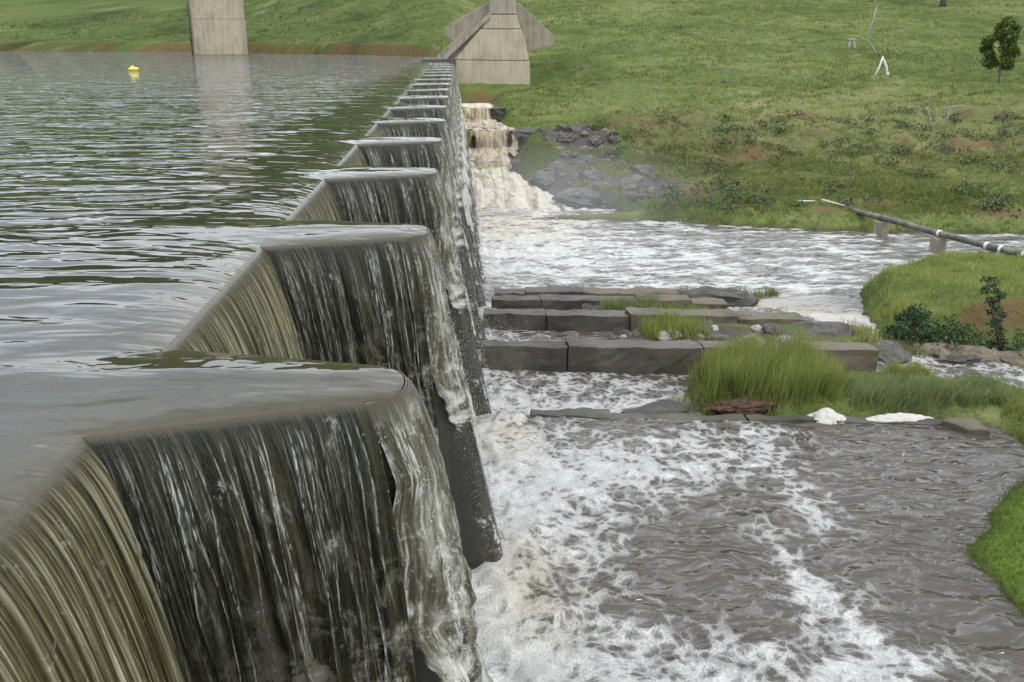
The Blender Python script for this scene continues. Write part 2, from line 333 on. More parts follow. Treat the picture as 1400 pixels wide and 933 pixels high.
# ------------------------------------------------------------------ layout functions
PITCH = 4.65; NF = 16
XR, XN = -2.05, -0.37                      # finger root / nose
BATTER = 0.21
def fy(k): return 5.07 + PITCH * k         # Y of the near nose corner of finger k
def corners(k):
    y = fy(k); return (XR, y - 0.47), (XN, y), (XN, y + 0.42), (XR, y + 0.90)
YEND = fy(NF - 1) + 1.6
def outline(k, na=9):
    '''crest line of finger k: near root, rounded nose, far root; returns points and indices where the nose arc starts and ends'''
    a, b, c_, d_ = corners(k); r0, r1 = 0.30, 0.19
    P = [a]; n0 = np.array([b[0] - a[0], b[1] - a[1]]); L0 = np.hypot(*n0); s0 = np.array(b) - n0 / L0 * r0
    for i in range(1, 13): P.append(tuple(np.array(a) + (s0 - np.array(a)) * i / 12))
    i0 = len(P) - 1; e0 = np.array((XN, b[1] + r1))
    for i in range(1, na + 1):
        f = i / na; P.append(tuple((1 - f) ** 2 * s0 + 2 * f * (1 - f) * np.array(b) + f * f * e0))
    e1 = np.array((XN, c_[1] - r1)); n1 = np.array([d_[0] - c_[0], d_[1] - c_[1]]); s1 = np.array(c_) + n1 / np.hypot(*n1) * r0
    for i in range(0, na + 1):
        f = i / na; P.append(tuple((1 - f) ** 2 * e1 + 2 * f * (1 - f) * np.array(c_) + f * f * s1))
    i1 = len(P) - 1
    for i in range(1, 13): P.append(tuple(s1 + (np.array(d_) - s1) * i / 12))
    return np.array(P), i0, i1

_sx = np.array([-10, 1.5, 8.5, 15, 22.4, 40, 120, 600]); _sy = np.array([39.6, 39.3, 38.4, 35.8, 34.8, 32, 30, 30])
def hill_right(X, Y):
    tt = np.maximum(Y - np.interp(X, _sx, _sy), -6.0)
    tp = np.maximum(tt, 0)
    z = -5.6 + 0.5 * sstep(0, 1.5, tt) + 0.09 * tp + 0.00035 * tp * tp
    z = z + np.minimum(tt, 0) * 0.25 - 0.05
    cap = 75.0
    return np.where(z > 40, 40 + cap * (1 - np.exp(-(z - 40) / cap)) * 0.6, z)
_lx = np.array([-600, -63, -33, -20, -8, -3.5, 0]); _ly = np.array([190, 135, 124, 112, 102, 95, 86])
def hill_left(X, Y):
    tt = Y - np.interp(X, _lx, _ly); tp = np.maximum(tt, 0)
    z = 1.0 * sstep(-0.1, 0.5, tt) + 0.19 * tp + 0.0013 * tp * tp - 0.1 + np.minimum(tt, 0) * 0.5
    return np.where(z > 40, 40 + 70 * (1 - np.exp(-(z - 40) / 75.0)), z)

LAWN = [(5.75, 9.2), (6.0, 9.8), (6.5, 10.45), (7.15, 11.1), (7.9, 11.7), (8.8, 12.6), (12, 12.9), (60, 12.5), (60, -40), (9.0, -40), (7.2, 0), (6.3, 6.8), (5.95, 8.3)]
ISLE = [(4.25, 14.75), (4.6, 14.45), (6.0, 14.25), (8.2, 14.08), (8.9, 13.55), (9.4, 13.1), (60, 13.0), (60, 13.6), (12.5, 14.1), (11.0, 14.7), (10.0, 15.5), (9.2, 16.7), (8.3, 17.0), (5.5, 17.0), (4.6, 16.6), (4.2, 15.6)]
RUBBLE = [(2.5, 18.2), (3.2, 17.9), (5, 17.5), (8.3, 17.3), (9.6, 18.6), (9.4, 20.1), (7.0, 20.4), (4.2, 20.4), (3.0, 19.4)]
SHELF = [(3.3, 22.2), (5.0, 21.6), (6.4, 21.5), (6.6, 22.6), (5.0, 23.3), (3.4, 23.4)]
BANK = [(9.7, 20.2), (10.5, 22.0), (11.4, 24.6), (12.5, 27.3), (16.6, 30.3), (20, 30.1), (70, 29), (70, 17.0), (14, 17.3), (12.2, 18.1), (11.0, 18.9)]
def water_level(X, Y):
    Ysk = Y + 0.1 * (X - 0.5)             # the cross walls run slightly askew
    z = -4.2 - 0.28 * sstep(14.35, 14.75, Ysk) - 0.2 * sstep(17.3, 17.9, Ysk) - 0.2 * sstep(20.6, 21.3, Ysk) - 0.2 * sstep(22.9, 23.6, Ysk)
    z = z - 0.52 * sstep(24.2, 25.6, Ysk)
    far = -4.9 - 0.7 * sstep(19.8, 25.5, Y)
    return np.where(X > 8.8, z + (np.minimum(z, far) - z) * sstep(8.8, 9.6, X), z)
# cascade profile along Y (far to near)
_cy = np.array([40.0, 42.5, 46, 50.7, 50.9, 51.5, 56.2, 56.5, 57, 63.6, 63.9, 66, 76]); _cz = np.array([-5.75, -5.55, -5.2, -4.98, -4.66, -4.6, -4.5, -3.55, -3.47, -3.42, -2.72, -2.66, -2.2])
_cwy = np.array([40.0, 43, 47, 50.8, 51, 56, 56.5, 63, 64, 76]); _cw = np.array([7.6, 5.6, 3.8, 3.0, 3.1, 3.5, 3.9, 2.9, 2.7, 2.5])
def ground_z(X, Y):
    X = np.asarray(X, float); Y = np.asarray(Y, float)
    hr = hill_right(X, Y); hl = hill_left(X, Y)
    ampr = sstep(0.5, 6, Y - np.interp(X, _sx, _sy)); ampl = sstep(1, 8, Y - np.interp(X, _lx, _ly))
    hr = hr + ampr * (0.55 * fbm(X / 9, Y / 7, 4, 1) + 0.34 * fbm(X / 2.6, Y / 2.2, 4, 5))
    gul = sstep(40, 46, Y) * (1 - sstep(56, 66, Y)) * sstep(4, 9, X)
    hr = hr + gul * 0.75 * (np.abs(fbm(X / 5.5, Y / 4.5, 4, 21)) * 2 - 0.35)
    hl = hl + ampl * (0.5 * fbm(X / 11, Y / 9, 4, 2) + 0.15 * fbm(X / 2.5, Y / 2.5, 3, 8))
    # stepped apron under the cascade
    cz = np.interp(Y - 0.9, _cy, _cz) - 0.4; cw = np.interp(Y, _cwy, _cw)
    inc = (1 - sstep(cw - 0.2, cw + 0.9, X)) * sstep(39, 41, Y) * (1 - sstep(72, 75, Y))
    hr = hr + (np.minimum(hr, cz) - hr) * inc
    # abutment hollow
    ab = (1 - sstep(7.5, 12, X)) * sstep(70, 75, Y) * (1 - sstep(81, 92, Y))
    hr = hr - ab * 0.55
    wl_ = sstep(-7, 3, X)
    far = hl + (hr - hl) * wl_
    resv = np.minimum(hl, -0.6)
    bed = water_level(X, Y) - 0.55
    z = np.where(X > -2.2, np.maximum(bed, hr), np.where(Y > 84, far, np.minimum(far, -0.8)))
    z = np.where((X > -2.2) & (Y > 77.5), np.maximum(far, -6), z)
    n = 0.10 * fbm(X / 0.9, Y / 0.9, 4, 9); nb = 0.16 * fbm(X / 2.5, Y / 2.5, 3, 13)
    def land(z, poly, top, edge, extra=0.0):
        sdv = poly_sd(X, Y, poly) + 0.25 * fbm(X / 0.8, Y / 0.8, 3, 17)
        lv = water_level(X, Y)
        tgt = lv - 0.3 + (top - lv + 0.3) * sstep(-0.3, edge, sdv)
        return np.where(sdv > -0.35, np.maximum(z, tgt), z)
    near = (Y < 40) & (X > 1.5)
    z2 = land(z, LAWN, -4.2 + 0.10 + 0.05 * np.clip(X - 6, 0, 4) + 0.5 * n, 0.7)
    z2 = land(z2, ISLE, -4.08 + 0.6 * n + nb * 0.5 + 0.12 * sstep(9.5, 12, X) - 0.26 * sstep(15.1, 16.0, Y) * sstep(6.4, 7.0, X), 0.45)
    z2 = land(z2, RUBBLE, -4.42 + n + nb, 0.5)
    z2 = land(z2, SHELF, -4.75 + n, 0.4)
    z2 = land(z2, BANK, np.maximum(-4.38 - 0.085 * np.clip(Y - 21, -1, 30), -5.5) + 1.4 * n + 1.8 * nb + 0.25 * sstep(11.8, 12.6, X) * (1 - sstep(22, 25, Y)) - 0.45 * (1 - sstep(19.3, 20.4, Y)) - 0.25 * sstep(11.2, 11.8, X) * (1 - sstep(20.0, 20.35, Y)), 0.85)
    return np.where(near, z2, z)
RED = [(15.2, 47.4, 3.2, 1.6), (19.4, 51.5, 3.5, 1.5), (18.0, 38.4, 1.4, 0.8), (23.0, 36.6, 2.6, 1.1), (15.2, 37.6, 1.0, 0.8), (28, 50, 3, 1.3), (11, 42, 2.5, 1.0), (22, 58, 3, 1.2), (4.8, 14.5, 0.55, 0.38), (9.5, 56, 2.5, 1.2), (35, 48, 5, 1.2), (13.0, 20.25, 2.0, 0.42), (2.2, 73, 3.0, 2.2), (30, 37, 4, 1.0)]
ROCKY = [(6.8, 54, 2.6, 3.6), (4.6, 45.5, 2.2, 1.8), (5.2, 41.5, 2.8, 1.7), (8.5, 43.5, 3.0, 1.5), (7.0, 48.5, 2.0, 1.8), (11.3, 19.2, 1.8, 0.7), (5.5, 18.9, 3.5, 1.2)]
def patches(X, Y, lst):
    v = np.zeros(np.shape(X))
    for (cx, cy, rx, ry) in lst:
        v = np.maximum(v, 1 - sstep(0.35, 1.25, np.hypot((X - cx) / rx, (Y - cy) / ry)))
    return v

def geom(a, b, first, grow):
    out = [a]; s = first; sg = 1 if b > a else -1
    while (b - out[-1]) * sg > s:
        out.append(out[-1] + sg * s); s *= grow
    out.append(b); return np.array(out)

# ------------------------------------------------------------------ ground sheet
gx = np.unique(np.concatenate([geom(-2.2, -600, 0.4, 1.07), np.arange(-2.2, 14, 0.15), np.arange(14, 60, 0.4), geom(60, 700, 0.6, 1.10)]).round(4))
gy = np.unique(np.concatenate([geom(6, -60, 0.3, 1.15), np.arange(6, 32, 0.15), np.arange(32, 140, 0.33), np.arange(140, 190, 0.9), geom(190, 800, 1.2, 1.10)]).round(4))
GX, GY = np.meshgrid(gx, gy, indexing='ij'); GZ = ground_z(GX, GY)
me = mesh_np('ground', np.stack([GX, GY, GZ], -1), grid_quads(len(gx), len(gy)))
dzx, dzy = np.gradient(GZ, gx, gy); slope = np.hypot(dzx, dzy)
soilv = patches(GX, GY, RED)
leftbank = (GX < -2) & (GY < 160)
tl = GY - np.interp(GX, _lx, _ly)
soilv = np.maximum(soilv, np.where(leftbank, (1 - sstep(0.7, 2.6, tl)) * (0.75 + 0.9 * np.clip(fbm(GX / 8, GY / 8, 3, 31) + 0.2, 0, 1)), 0))
soilv = np.maximum(soilv, np.where((GX > 10.5) & (GY < 23) & (GY > 19), 0.9 * sstep(0.5, 1.0, slope), 0))
gul = sstep(40, 46, GY) * (1 - sstep(58, 66, GY)) * sstep(8, 11, GX) * (1 - sstep(60, 80, GX))
soilv = np.maximum(soilv, gul * (0.28 + 0.5 * sstep(0.25, 0.6, slope)) * (0.5 + 0.8 * sstep(-0.15, 0.3, fbm(GX / 4, GY / 3, 3, 39))))
soilv = soilv * np.clip(0.75 + 0.9 * fbm(GX / 1.6, GY / 1.3, 4, 33), 0, 1.1)
bigv = 0.5 + 0.55 * fbm(GX / 16, GY / 13, 4, 35) + 0.35 * fbm(GX / 2.6, GY / 2.2, 4, 36) - 0.06 * gul - 0.26 * (1 - sstep(-12, 2, GX)) - 0.5 * (1 - sstep(-12, 2, GX)) * sstep(28, 60, GY - np.interp(GX, _lx, _ly)); attr(me, 'big', bigv)
attr(me, 'dry', 0.75 * sstep(0.12, 0.5, fbm(GX / 3.2 + 9, GY / 2.2, 4, 37)) * (0.25 + 0.75 * sstep(-0.1, 0.3, fbm(GX / 18, GY / 14, 3, 38))) + 0.35 * gul)
attr(me, 'soil', soilv); attr(me, 'rock', patches(GX, GY, ROCKY))
wetv = np.where((GX > 0) & (GY < 42), 1 - sstep(0.0, 0.10, GZ - water_level(GX, GY)), 0); attr(me, 'wet', wetv * 0.8)
attr(me, 'lawn', np.where(poly_sd(GX, GY, LAWN) > -0.4, 1.0, 0))
ground = tag(link('ground', me, M['ground']), kind='structure')

# ------------------------------------------------------------------ reservoir water: flat sheet that dips towards the crest
segs = [((XR, -8), corners(0)[0])]
for k in range(NF):
    P_, _, _ = outline(k); segs += [(tuple(P_[i]), tuple(P_[i + 1])) for i in range(len(P_) - 1)]; d_ = corners(k)[3]
    segs.append((d_, corners(k + 1)[0] if k < NF - 1 else (XR, YEND)))
def _segd(X, Y, lst):
    d = np.full(np.shape(X), 1e9)
    for (ax, ay), (bx, by) in lst:
        ex, ey = bx - ax, by - ay; tt = np.clip(((X - ax) * ex + (Y - ay) * ey) / (ex * ex + ey * ey), 0, 1)
        d = np.minimum(d, np.hypot(X - ax - tt * ex, Y - ay - tt * ey))
    return d
def smin(a, b):
    k = np.clip(0.8 * (a + b), 1e-4, 0.9); return np.minimum(a, b) - np.maximum(k - np.abs(a - b), 0) ** 2 / (4 * k)
seg_alc = [g_ for g_ in segs if abs(g_[0][0] - XR) < 1e-6 and abs(g_[1][0] - XR) < 1e-6]
seg_near, seg_far = [], []
for k in range(NF):
    P_, i0_, i1_ = outline(k, 5); im = (i0_ + i1_) // 2
    pn = [P_[0], P_[6], P_[i0_]] + list(P_[i0_ + 1:im + 1]); pf = list(P_[im + 1:i1_ + 1]) + [P_[-1]]
    seg_near += [(tuple(pn[i]), tuple(pn[i + 1])) for i in range(len(pn) - 1)] 
    seg_far += [(tuple(P_[im]), tuple(P_[im + 1]))] + [(tuple(pf[i]), tuple(pf[i + 1])) for i in range(len(pf) - 1)]
def crest_dist(X, Y): return np.maximum(smin(smin(_segd(X, Y, seg_near), _segd(X, Y, seg_far)), _segd(X, Y, seg_alc)), 0)
ZC = -0.085
def draw_amp(X, Y):
    dn = np.minimum(_segd(X, Y, seg_near), _segd(X, Y, seg_alc)); df = _segd(X, Y, seg_far)
    return -(0.050 + 0.035 * sstep(-0.22, 0.12, df - dn))
def top_z(X, Y, d):
    z = draw_amp(X, Y) * (0.8 * np.exp(-d / 0.26) + 0.2 * np.exp(-d / 0.9))
    amp = sstep(0.15, 1.6, d)
    fade = 1 - sstep(25, 60, Y)
    z = z + 0.012 * amp * fade * (perlin(X / 0.9, Y / 0.42, 41) + 0.6 * perlin(X / 0.5 + Y / 1.5, Y / 0.25, 43))
    # standing ripples that spread upstream from the finger roots
    return z + 0.004 * (1 - amp) * perlin(X / 0.35, Y / 0.3, 47)
def dense01(n):
    u = np.linspace(0, 1, n); return 0.5 - 0.5 * np.cos(np.pi * u)
V = []; Q = []
ylines = [np.linspace(-8, corners(0)[0][1], 150)[:-1]]; froot = []; cnt = len(ylines[0])
for k in range(NF):
    a, b, c_, d_ = corners(k); nfi = 34 if k < 4 else 16; nal = 90 if k < 4 else (40 if k < 9 else 20)
    froot.append((cnt, nfi)); yl = a[1] + (d_[1] - a[1]) * dense01(nfi); ylines.append(yl); cnt += nfi
    e = corners(k + 1)[0][1] if k < NF - 1 else YEND
    yl2 = np.linspace(d_[1], e, nal)[1:-1]; ylines.append(yl2); cnt += len(yl2)
ylines.append(geom(YEND, 200, 0.3, 1.06)); ys = np.concatenate(ylines)
xs = geom(XR, -620, 0.03, 1.075)
X, Y = np.meshgrid(xs, ys, indexing='ij'); d = crest_dist(X, Y); Z = top_z(X, Y, d)
V.append(np.stack([X, Y, Z], -1).reshape(-1, 3)); Q.append(grid_quads(len(xs), len(ys))); Dall = [d.ravel()]; off = X.size
for k in range(NF):
    a, b, c_, d_ = corners(k); i0, nfi = froot[k]; nx = 56 if k < 3 else 20
    u = dense01(nx); v = dense01(nfi)
    P_, i0_, i1_ = outline(k); xc = XR + (XN - XR) * u; im = (i0_ + i1_) // 2
    yn = np.interp(xc, P_[:im + 1, 0], P_[:im + 1, 1]); yf = np.interp(xc, P_[im + 1:, 0][::-1], P_[im + 1:, 1][::-1])
    yn[-1] = P_[im, 1]; yf[-1] = P_[im + 1, 1]
    X = np.repeat(xc[:, None], nfi, 1); Y = yn[:, None] + (yf - yn)[:, None] * v[None, :]
    d = crest_dist(X, Y); Z = top_z(X, Y, d)
    V.append(np.stack([X, Y, Z], -1).reshape(-1, 3)); Q.append(grid_quads(nx, nfi, off)); Dall.append(d.ravel()); off += X.size
V = np.concatenate(V); Q = np.concatenate(Q); Dall = np.concatenate(Dall)
me = mesh_np('reservoir_water', V, Q[:, ::-1])
attr(me, 'shallow', np.exp(-Dall / 0.30) * (V[:, 1] < YEND)); attr(me, 'wave', (0.30 + 0.70 * sstep(0.2, 3.2, Dall)) * (0.46 + 0.45 * sstep(14, 40, V[:, 1]) + 1.5 * sstep(35, 85, V[:, 1])))
reservoir = tag(link('reservoir_water', me, M['reservoir']), kind='structure')

# ------------------------------------------------------------------ river water
rx = np.unique(np.concatenate([np.arange(-2.3, 0.3, 0.12), np.arange(0.3, 7.2, 0.036), np.arange(7.2, 13, 0.1), geom(13, 70, 0.2, 1.05)]).round(4))
ry = np.unique(np.concatenate([np.arange(-6, 6.6, 0.2), np.arange(6.6, 15.2, 0.036), np.arange(15.2, 27, 0.07), np.arange(27, 42.5, 0.16)]).round(4))
X, Y = np.meshgrid(rx, ry, indexing='ij')
wl0 = water_level(X, Y)
def blob(cx, cy, rx_, ry_, rot=0.0):
    c_, s_ = math.cos(rot), math.sin(rot); dx = X - cx; dy = Y - cy
    return np.exp(-(((dx * c_ + dy * s_) / rx_) ** 2 + ((-dx * s_ + dy * c_) / ry_) ** 2))
toe = np.exp(-np.maximum(X - 0.5, 0) / 0.75)
F = 0.16 + 0.0 * X
F = np.maximum(F, 0.95 * toe)
pool1 = (1 - sstep(13.9, 14.4, Y + 0.1 * (X - 0.5)))
f1 = 0.20 + 0.80 * toe + 0.40 * blob(1.3, 7.3, 1.9, 1.2) + 0.30 * blob(3.2, 7.5, 1.5, 0.7) + 0.36 * blob(1.6, 12.3, 2.0, 1.2) + 0.30 * blob(2.9, 12.4, 1.5, 0.8, 0.2) + 0.22 * blob(1.0, 10.6, 1.0, 1.0) + 0.12 * blob(2.5, 10.5, 2.5, 3)
f1 = f1 + 0.44 * blob(4.1, 8.7, 0.40, 1.5, 0.12) + 0.42 * blob(4.75, 10.9, 0.42, 0.75) + 0.34 * blob(4.4, 13.2, 0.8, 0.8) + 0.22 * blob(4.5, 7.5, 0.8, 0.5) + 0.22 * blob(6.6, 13.4, 1.4, 0.3) + 0.16 * blob(5.6, 12.6, 0.7, 0.7)
f1 = f1 - 0.14 * blob(2.6, 9.5, 1.1, 1.0) - 0.10 * sstep(5.2, 6.0, X) + 0.10 * blob(6.9, 12.0, 1.0, 0.5, 0.6)
f2 = 0.52 + 0.3 * toe + 0.25 * blob(2.0, 15.3, 1.7, 0.6) - 0.1 * blob(0.9, 16.4, 1.0, 0.4)
f3 = 0.38 + 0.42 * toe - 0.08 * sstep(1, 3, X)
f4 = 0.48 + 0.4 * toe
chan = 0.47 + 0.42 * blob(1.5, 35, 4.0, 5.5) + 0.16 * blob(6, 31, 5, 3) + 0.60 * blob(8.8, 25.0, 3.2, 1.8, -0.5) + 0.55 * blob(10.0, 22.5, 1.2, 1.8) - 0.16 * blob(2.6, 27.4, 2.4, 1.2) - 0.04 * sstep(14, 20, X) + 0.26 * fbm(X / 4.5, Y / 0.8, 3, 330)
Ysk = Y + 0.1 * (X - 0.5)
F = f1 + (f2 - f1) * sstep(14.3, 14.5, Ysk); F = F + (f3 - F) * sstep(17.2, 17.6, Ysk); F = F + (f4 - F) * sstep(20.5, 21, Ysk); F = F + (chan - F) * sstep(24.2, 25.2, Ysk)
east = sstep(8.6, 9.4, X) * sstep(15.5, 17, Y)
F = F + (np.where(Y < 21, 0.55, chan) - F) * east
F = F + 0.05 * fbm(X / 1.7, Y / 1.2, 3, 51)
rough = 0.012 + 0.035 * np.clip(F, 0, 1) + 0.03 * toe + 0.03 * sstep(24, 26, Ysk)
Z = wl0 + rough * (1.1 * fbm(X / 0.75, Y / 0.55, 4, 61) + 0.7 * fbm(X / 0.22, Y / 0.2, 2, 66) * sstep(0.3, 0.7, F)) + 0.10 * toe * sstep(-0.2, 0.4, fbm(X / 0.5, Y / 0.7, 3, 70))
for k in range(7):   # the plunge heaps up in front of every finger
    Z = Z + 0.13 * blob(0.75, fy(k) + 0.2, 0.45, 0.5) * (0.6 + 0.8 * fbm(X / 0.18, Y / 0.18, 3, 75))
me = mesh_np('river_water', np.stack([X, Y, Z], -1), grid_quads(len(rx), len(ry)))
F = np.where(F > 0.5, 0.5 + (F - 0.5) * 0.72, F); attr(me, 'foam', np.clip(F, 0, 0.90))
wX = X + 0.25 * fbm(X / 0.9, Y / 0.9, 3, 301); wY = Y + 0.25 * fbm(X / 0.9, Y / 0.9, 3, 305)
attr(me, 'low', fbm(wX / 1.1, wY / 0.8, 4, 310) * 1.25); attr(me, 'dots', 0.7 * (1 - sstep(14, 15, Y)) * sstep(0.1, 0.4, fbm(X / 1.4, Y / 1.1, 3, 315) + 0.25 * sstep(4.5, 6, X)))
strx = np.where(Y > 26, 0.55, 1.0); attr2(me, 'flow', np.stack([wX * (1 - 0.78 * sstep(24, 27, Y)), wY * (1 - 0.30 * sstep(24, 27, Y))], -1))
cr_ = 0.75 * blob(2.0, 38.5, 3.0, 3.5) + 0.85 * blob(9.0, 24.8, 2.4, 1.2, -0.5) + 0.8 * blob(3.6, 14.62, 1.0, 0.3) + 0.6 * blob(0.8, 9.2, 0.5, 0.9) + 0.6 * blob(0.75, 13.6, 0.4, 0.8)
attr(me, 'cream', np.clip(cr_, 0, 1))
river = tag(link('river_water', me, M['river']), kind='structure')

# ------------------------------------------------------------------ labyrinth weir
weir = empty('labyrinth_weir', (XR, 0, -4.5), 'dark wet concrete zigzag weir with a row of sixteen jutting fingers', 'weir')
def floor_z(k):
    y = fy(k); return float(np.interp(y, [0, 14.5, 19, 23.7, 28, 39.6, 43, 50, 57, 64, 76], [-4.25, -4.28, -4.5, -4.75, -5.6, -5.6, -5.45, -4.9, -4.2, -3.3, -2.4]))
import bmesh
def finger_body(k):
    a, b, c_, d_ = corners(k); zb = floor_z(k) - 0.9; zt = -0.17; ins = 0.05
    V = []; nz = 9
    for i in range(nz):
        z = zt + (zb - zt) * i / (nz - 1); bx = BATTER * -z
        V += [(XR - 0.3, a[1] + ins, z), (XN + bx - ins - 0.10, b[1] + ins - 0.05, z), (XN + bx - ins, b[1] + ins + 0.05, z), (XN + bx - ins, c_[1] - ins - 0.05, z), (XN + bx - ins - 0.10, c_[1] - ins + 0.05, z), (XR - 0.3, d_[1] - ins, z)]
    F_ = [tuple(range(5, -1, -1)), tuple(range((nz - 1) * 6, nz * 6))]
    for i in range(nz - 1):
        for j in range(6):
            j2 = (j + 1) % 6; F_.append((i * 6 + j, i * 6 + j2, (i + 1) * 6 + j2, (i + 1) * 6 + j))
    me = bpy.data.meshes.new('finger'); me.from_pydata(V, [], F_); me.update()
    o = link('finger', me, M['conc_algae'], weir); o.matrix_parent_inverse.identity(); o.location = (-weir.location[0], -weir.location[1], -weir.location[2]); return o
for k in range(NF): finger_body(k)
ends = [(-8.0, corners(0)[0][1])] + [(corners(k)[3][1], corners(k + 1)[0][1] if k < NF - 1 else YEND) for k in range(NF)]
for k, (y0, y1) in enumerate(ends):
    zb = floor_z(min(k, NF - 1)) - 0.9
    o = prism('alcove_wall', [(XR - 0.38, -0.17), (XR - 0.06, -0.17), (XR + 0.10, zb), (XR - 0.38, zb)], y0 - (0 if k == 0 else 0.0) + 0.01, y1 - 0.01, M['conc_algae'], weir); o.location = (-weir.location[0], -weir.location[1], -weir.location[2])

# ------------------------------------------------------------------ falling water
def fall_t(z0, vz, zend, n):
    tm = (-vz + math.sqrt(vz * vz + 19.6 * (z0 - zend))) / 9.8
    return tm
def strands(S, Fm, n_major, n_minor, L, seed, fine=1.0):
    r = np.random.default_rng(seed); h = np.zeros_like(S); th = np.zeros_like(S)
    for i in range(n_major):
        s0 = r.uniform(0, 1) ** 1.25 * L; w = r.uniform(0.02, 0.075); a = r.uniform(0.4, 1.3)
        s_ = s0 + 0.02 * np.sin(Fm * r.uniform(1, 3) + r.uniform(0, 6)) + 0.012 * np.sin(Fm * r.uniform(5, 9) + r.uniform(0, 6))
        g = np.exp(-((S - s_) / w) ** 2); h += a * g
        e = np.exp(-((S - s_ - w * 0.8) / r.uniform(0.004, 0.010)) ** 2) * r.uniform(0, 1) ** 2
        th = np.maximum(th, e * np.clip(0.5 + 0.9 * np.sin(Fm * r.uniform(1.0, 2.6) + r.uniform(0, 6)), 0.05, 1))
    for i in range(n_minor):
        s0 = r.uniform(0, L); w = r.uniform(0.004, 0.009) * fine; f0 = r.choice([r.uniform(-0.3, 2.5), r.uniform(-0.4, 0.1), r.uniform(-0.4, 0.1)]); fl = r.uniform(0.3, 1.6)
        s_ = s0 + 0.012 * np.sin(Fm * r.uniform(3, 8) + r.uniform(0, 6)) + r.uniform(-0.03, 0.03) * Fm
        on = sstep(f0 - 0.2, f0 + 0.1, Fm) * (1 - sstep(f0 + fl, f0 + fl + 0.5, Fm))
        g = np.exp(-((S - s_) / w) ** 2) * on; th = np.maximum(th, g * r.uniform(0.1, 1.0) ** 1.5); h += 0.25 * g
    return h, th
ordw = ['nearest', 'second', 'third', 'fourth', 'fifth', 'sixth', 'seventh', 'eighth', 'ninth', 'tenth', 'eleventh', 'twelfth', 'thirteenth', 'fourteenth', 'fifteenth', 'farthest']
def sheet(name, P, uvs, th, rag, mat, parent, flip=False, tuck=None):
    P = np.array(P)
    if tuck is not None: P[:, 0, 0] -= tuck[0][:, 0] * 0.012; P[:, 0, 1] -= tuck[1][:, 0] * 0.012; P[:, 0, 2] += 0.0
    nu, nv = P.shape[:2]; q = grid_quads(nu, nv); q = q[:, ::-1] if flip else q
    me = mesh_np(name, P, q); attr2(me, 'fall', uvs); attr(me, 'thread', np.clip(th, 0, 1)); attr(me, 'rag', rag)
    o = link(name, me, mat, parent); o.location = (-parent.location[0], -parent.location[1], -parent.location[2]); return o
def curve(v0, zend, nv, vz=0.40, z0=ZC):
    tm = fall_t(z0, vz, zend, nv); tt = tm * np.linspace(0, 1, nv) ** 0.8
    z = z0 - vz * tt - 4.9 * tt * tt; return tt, z
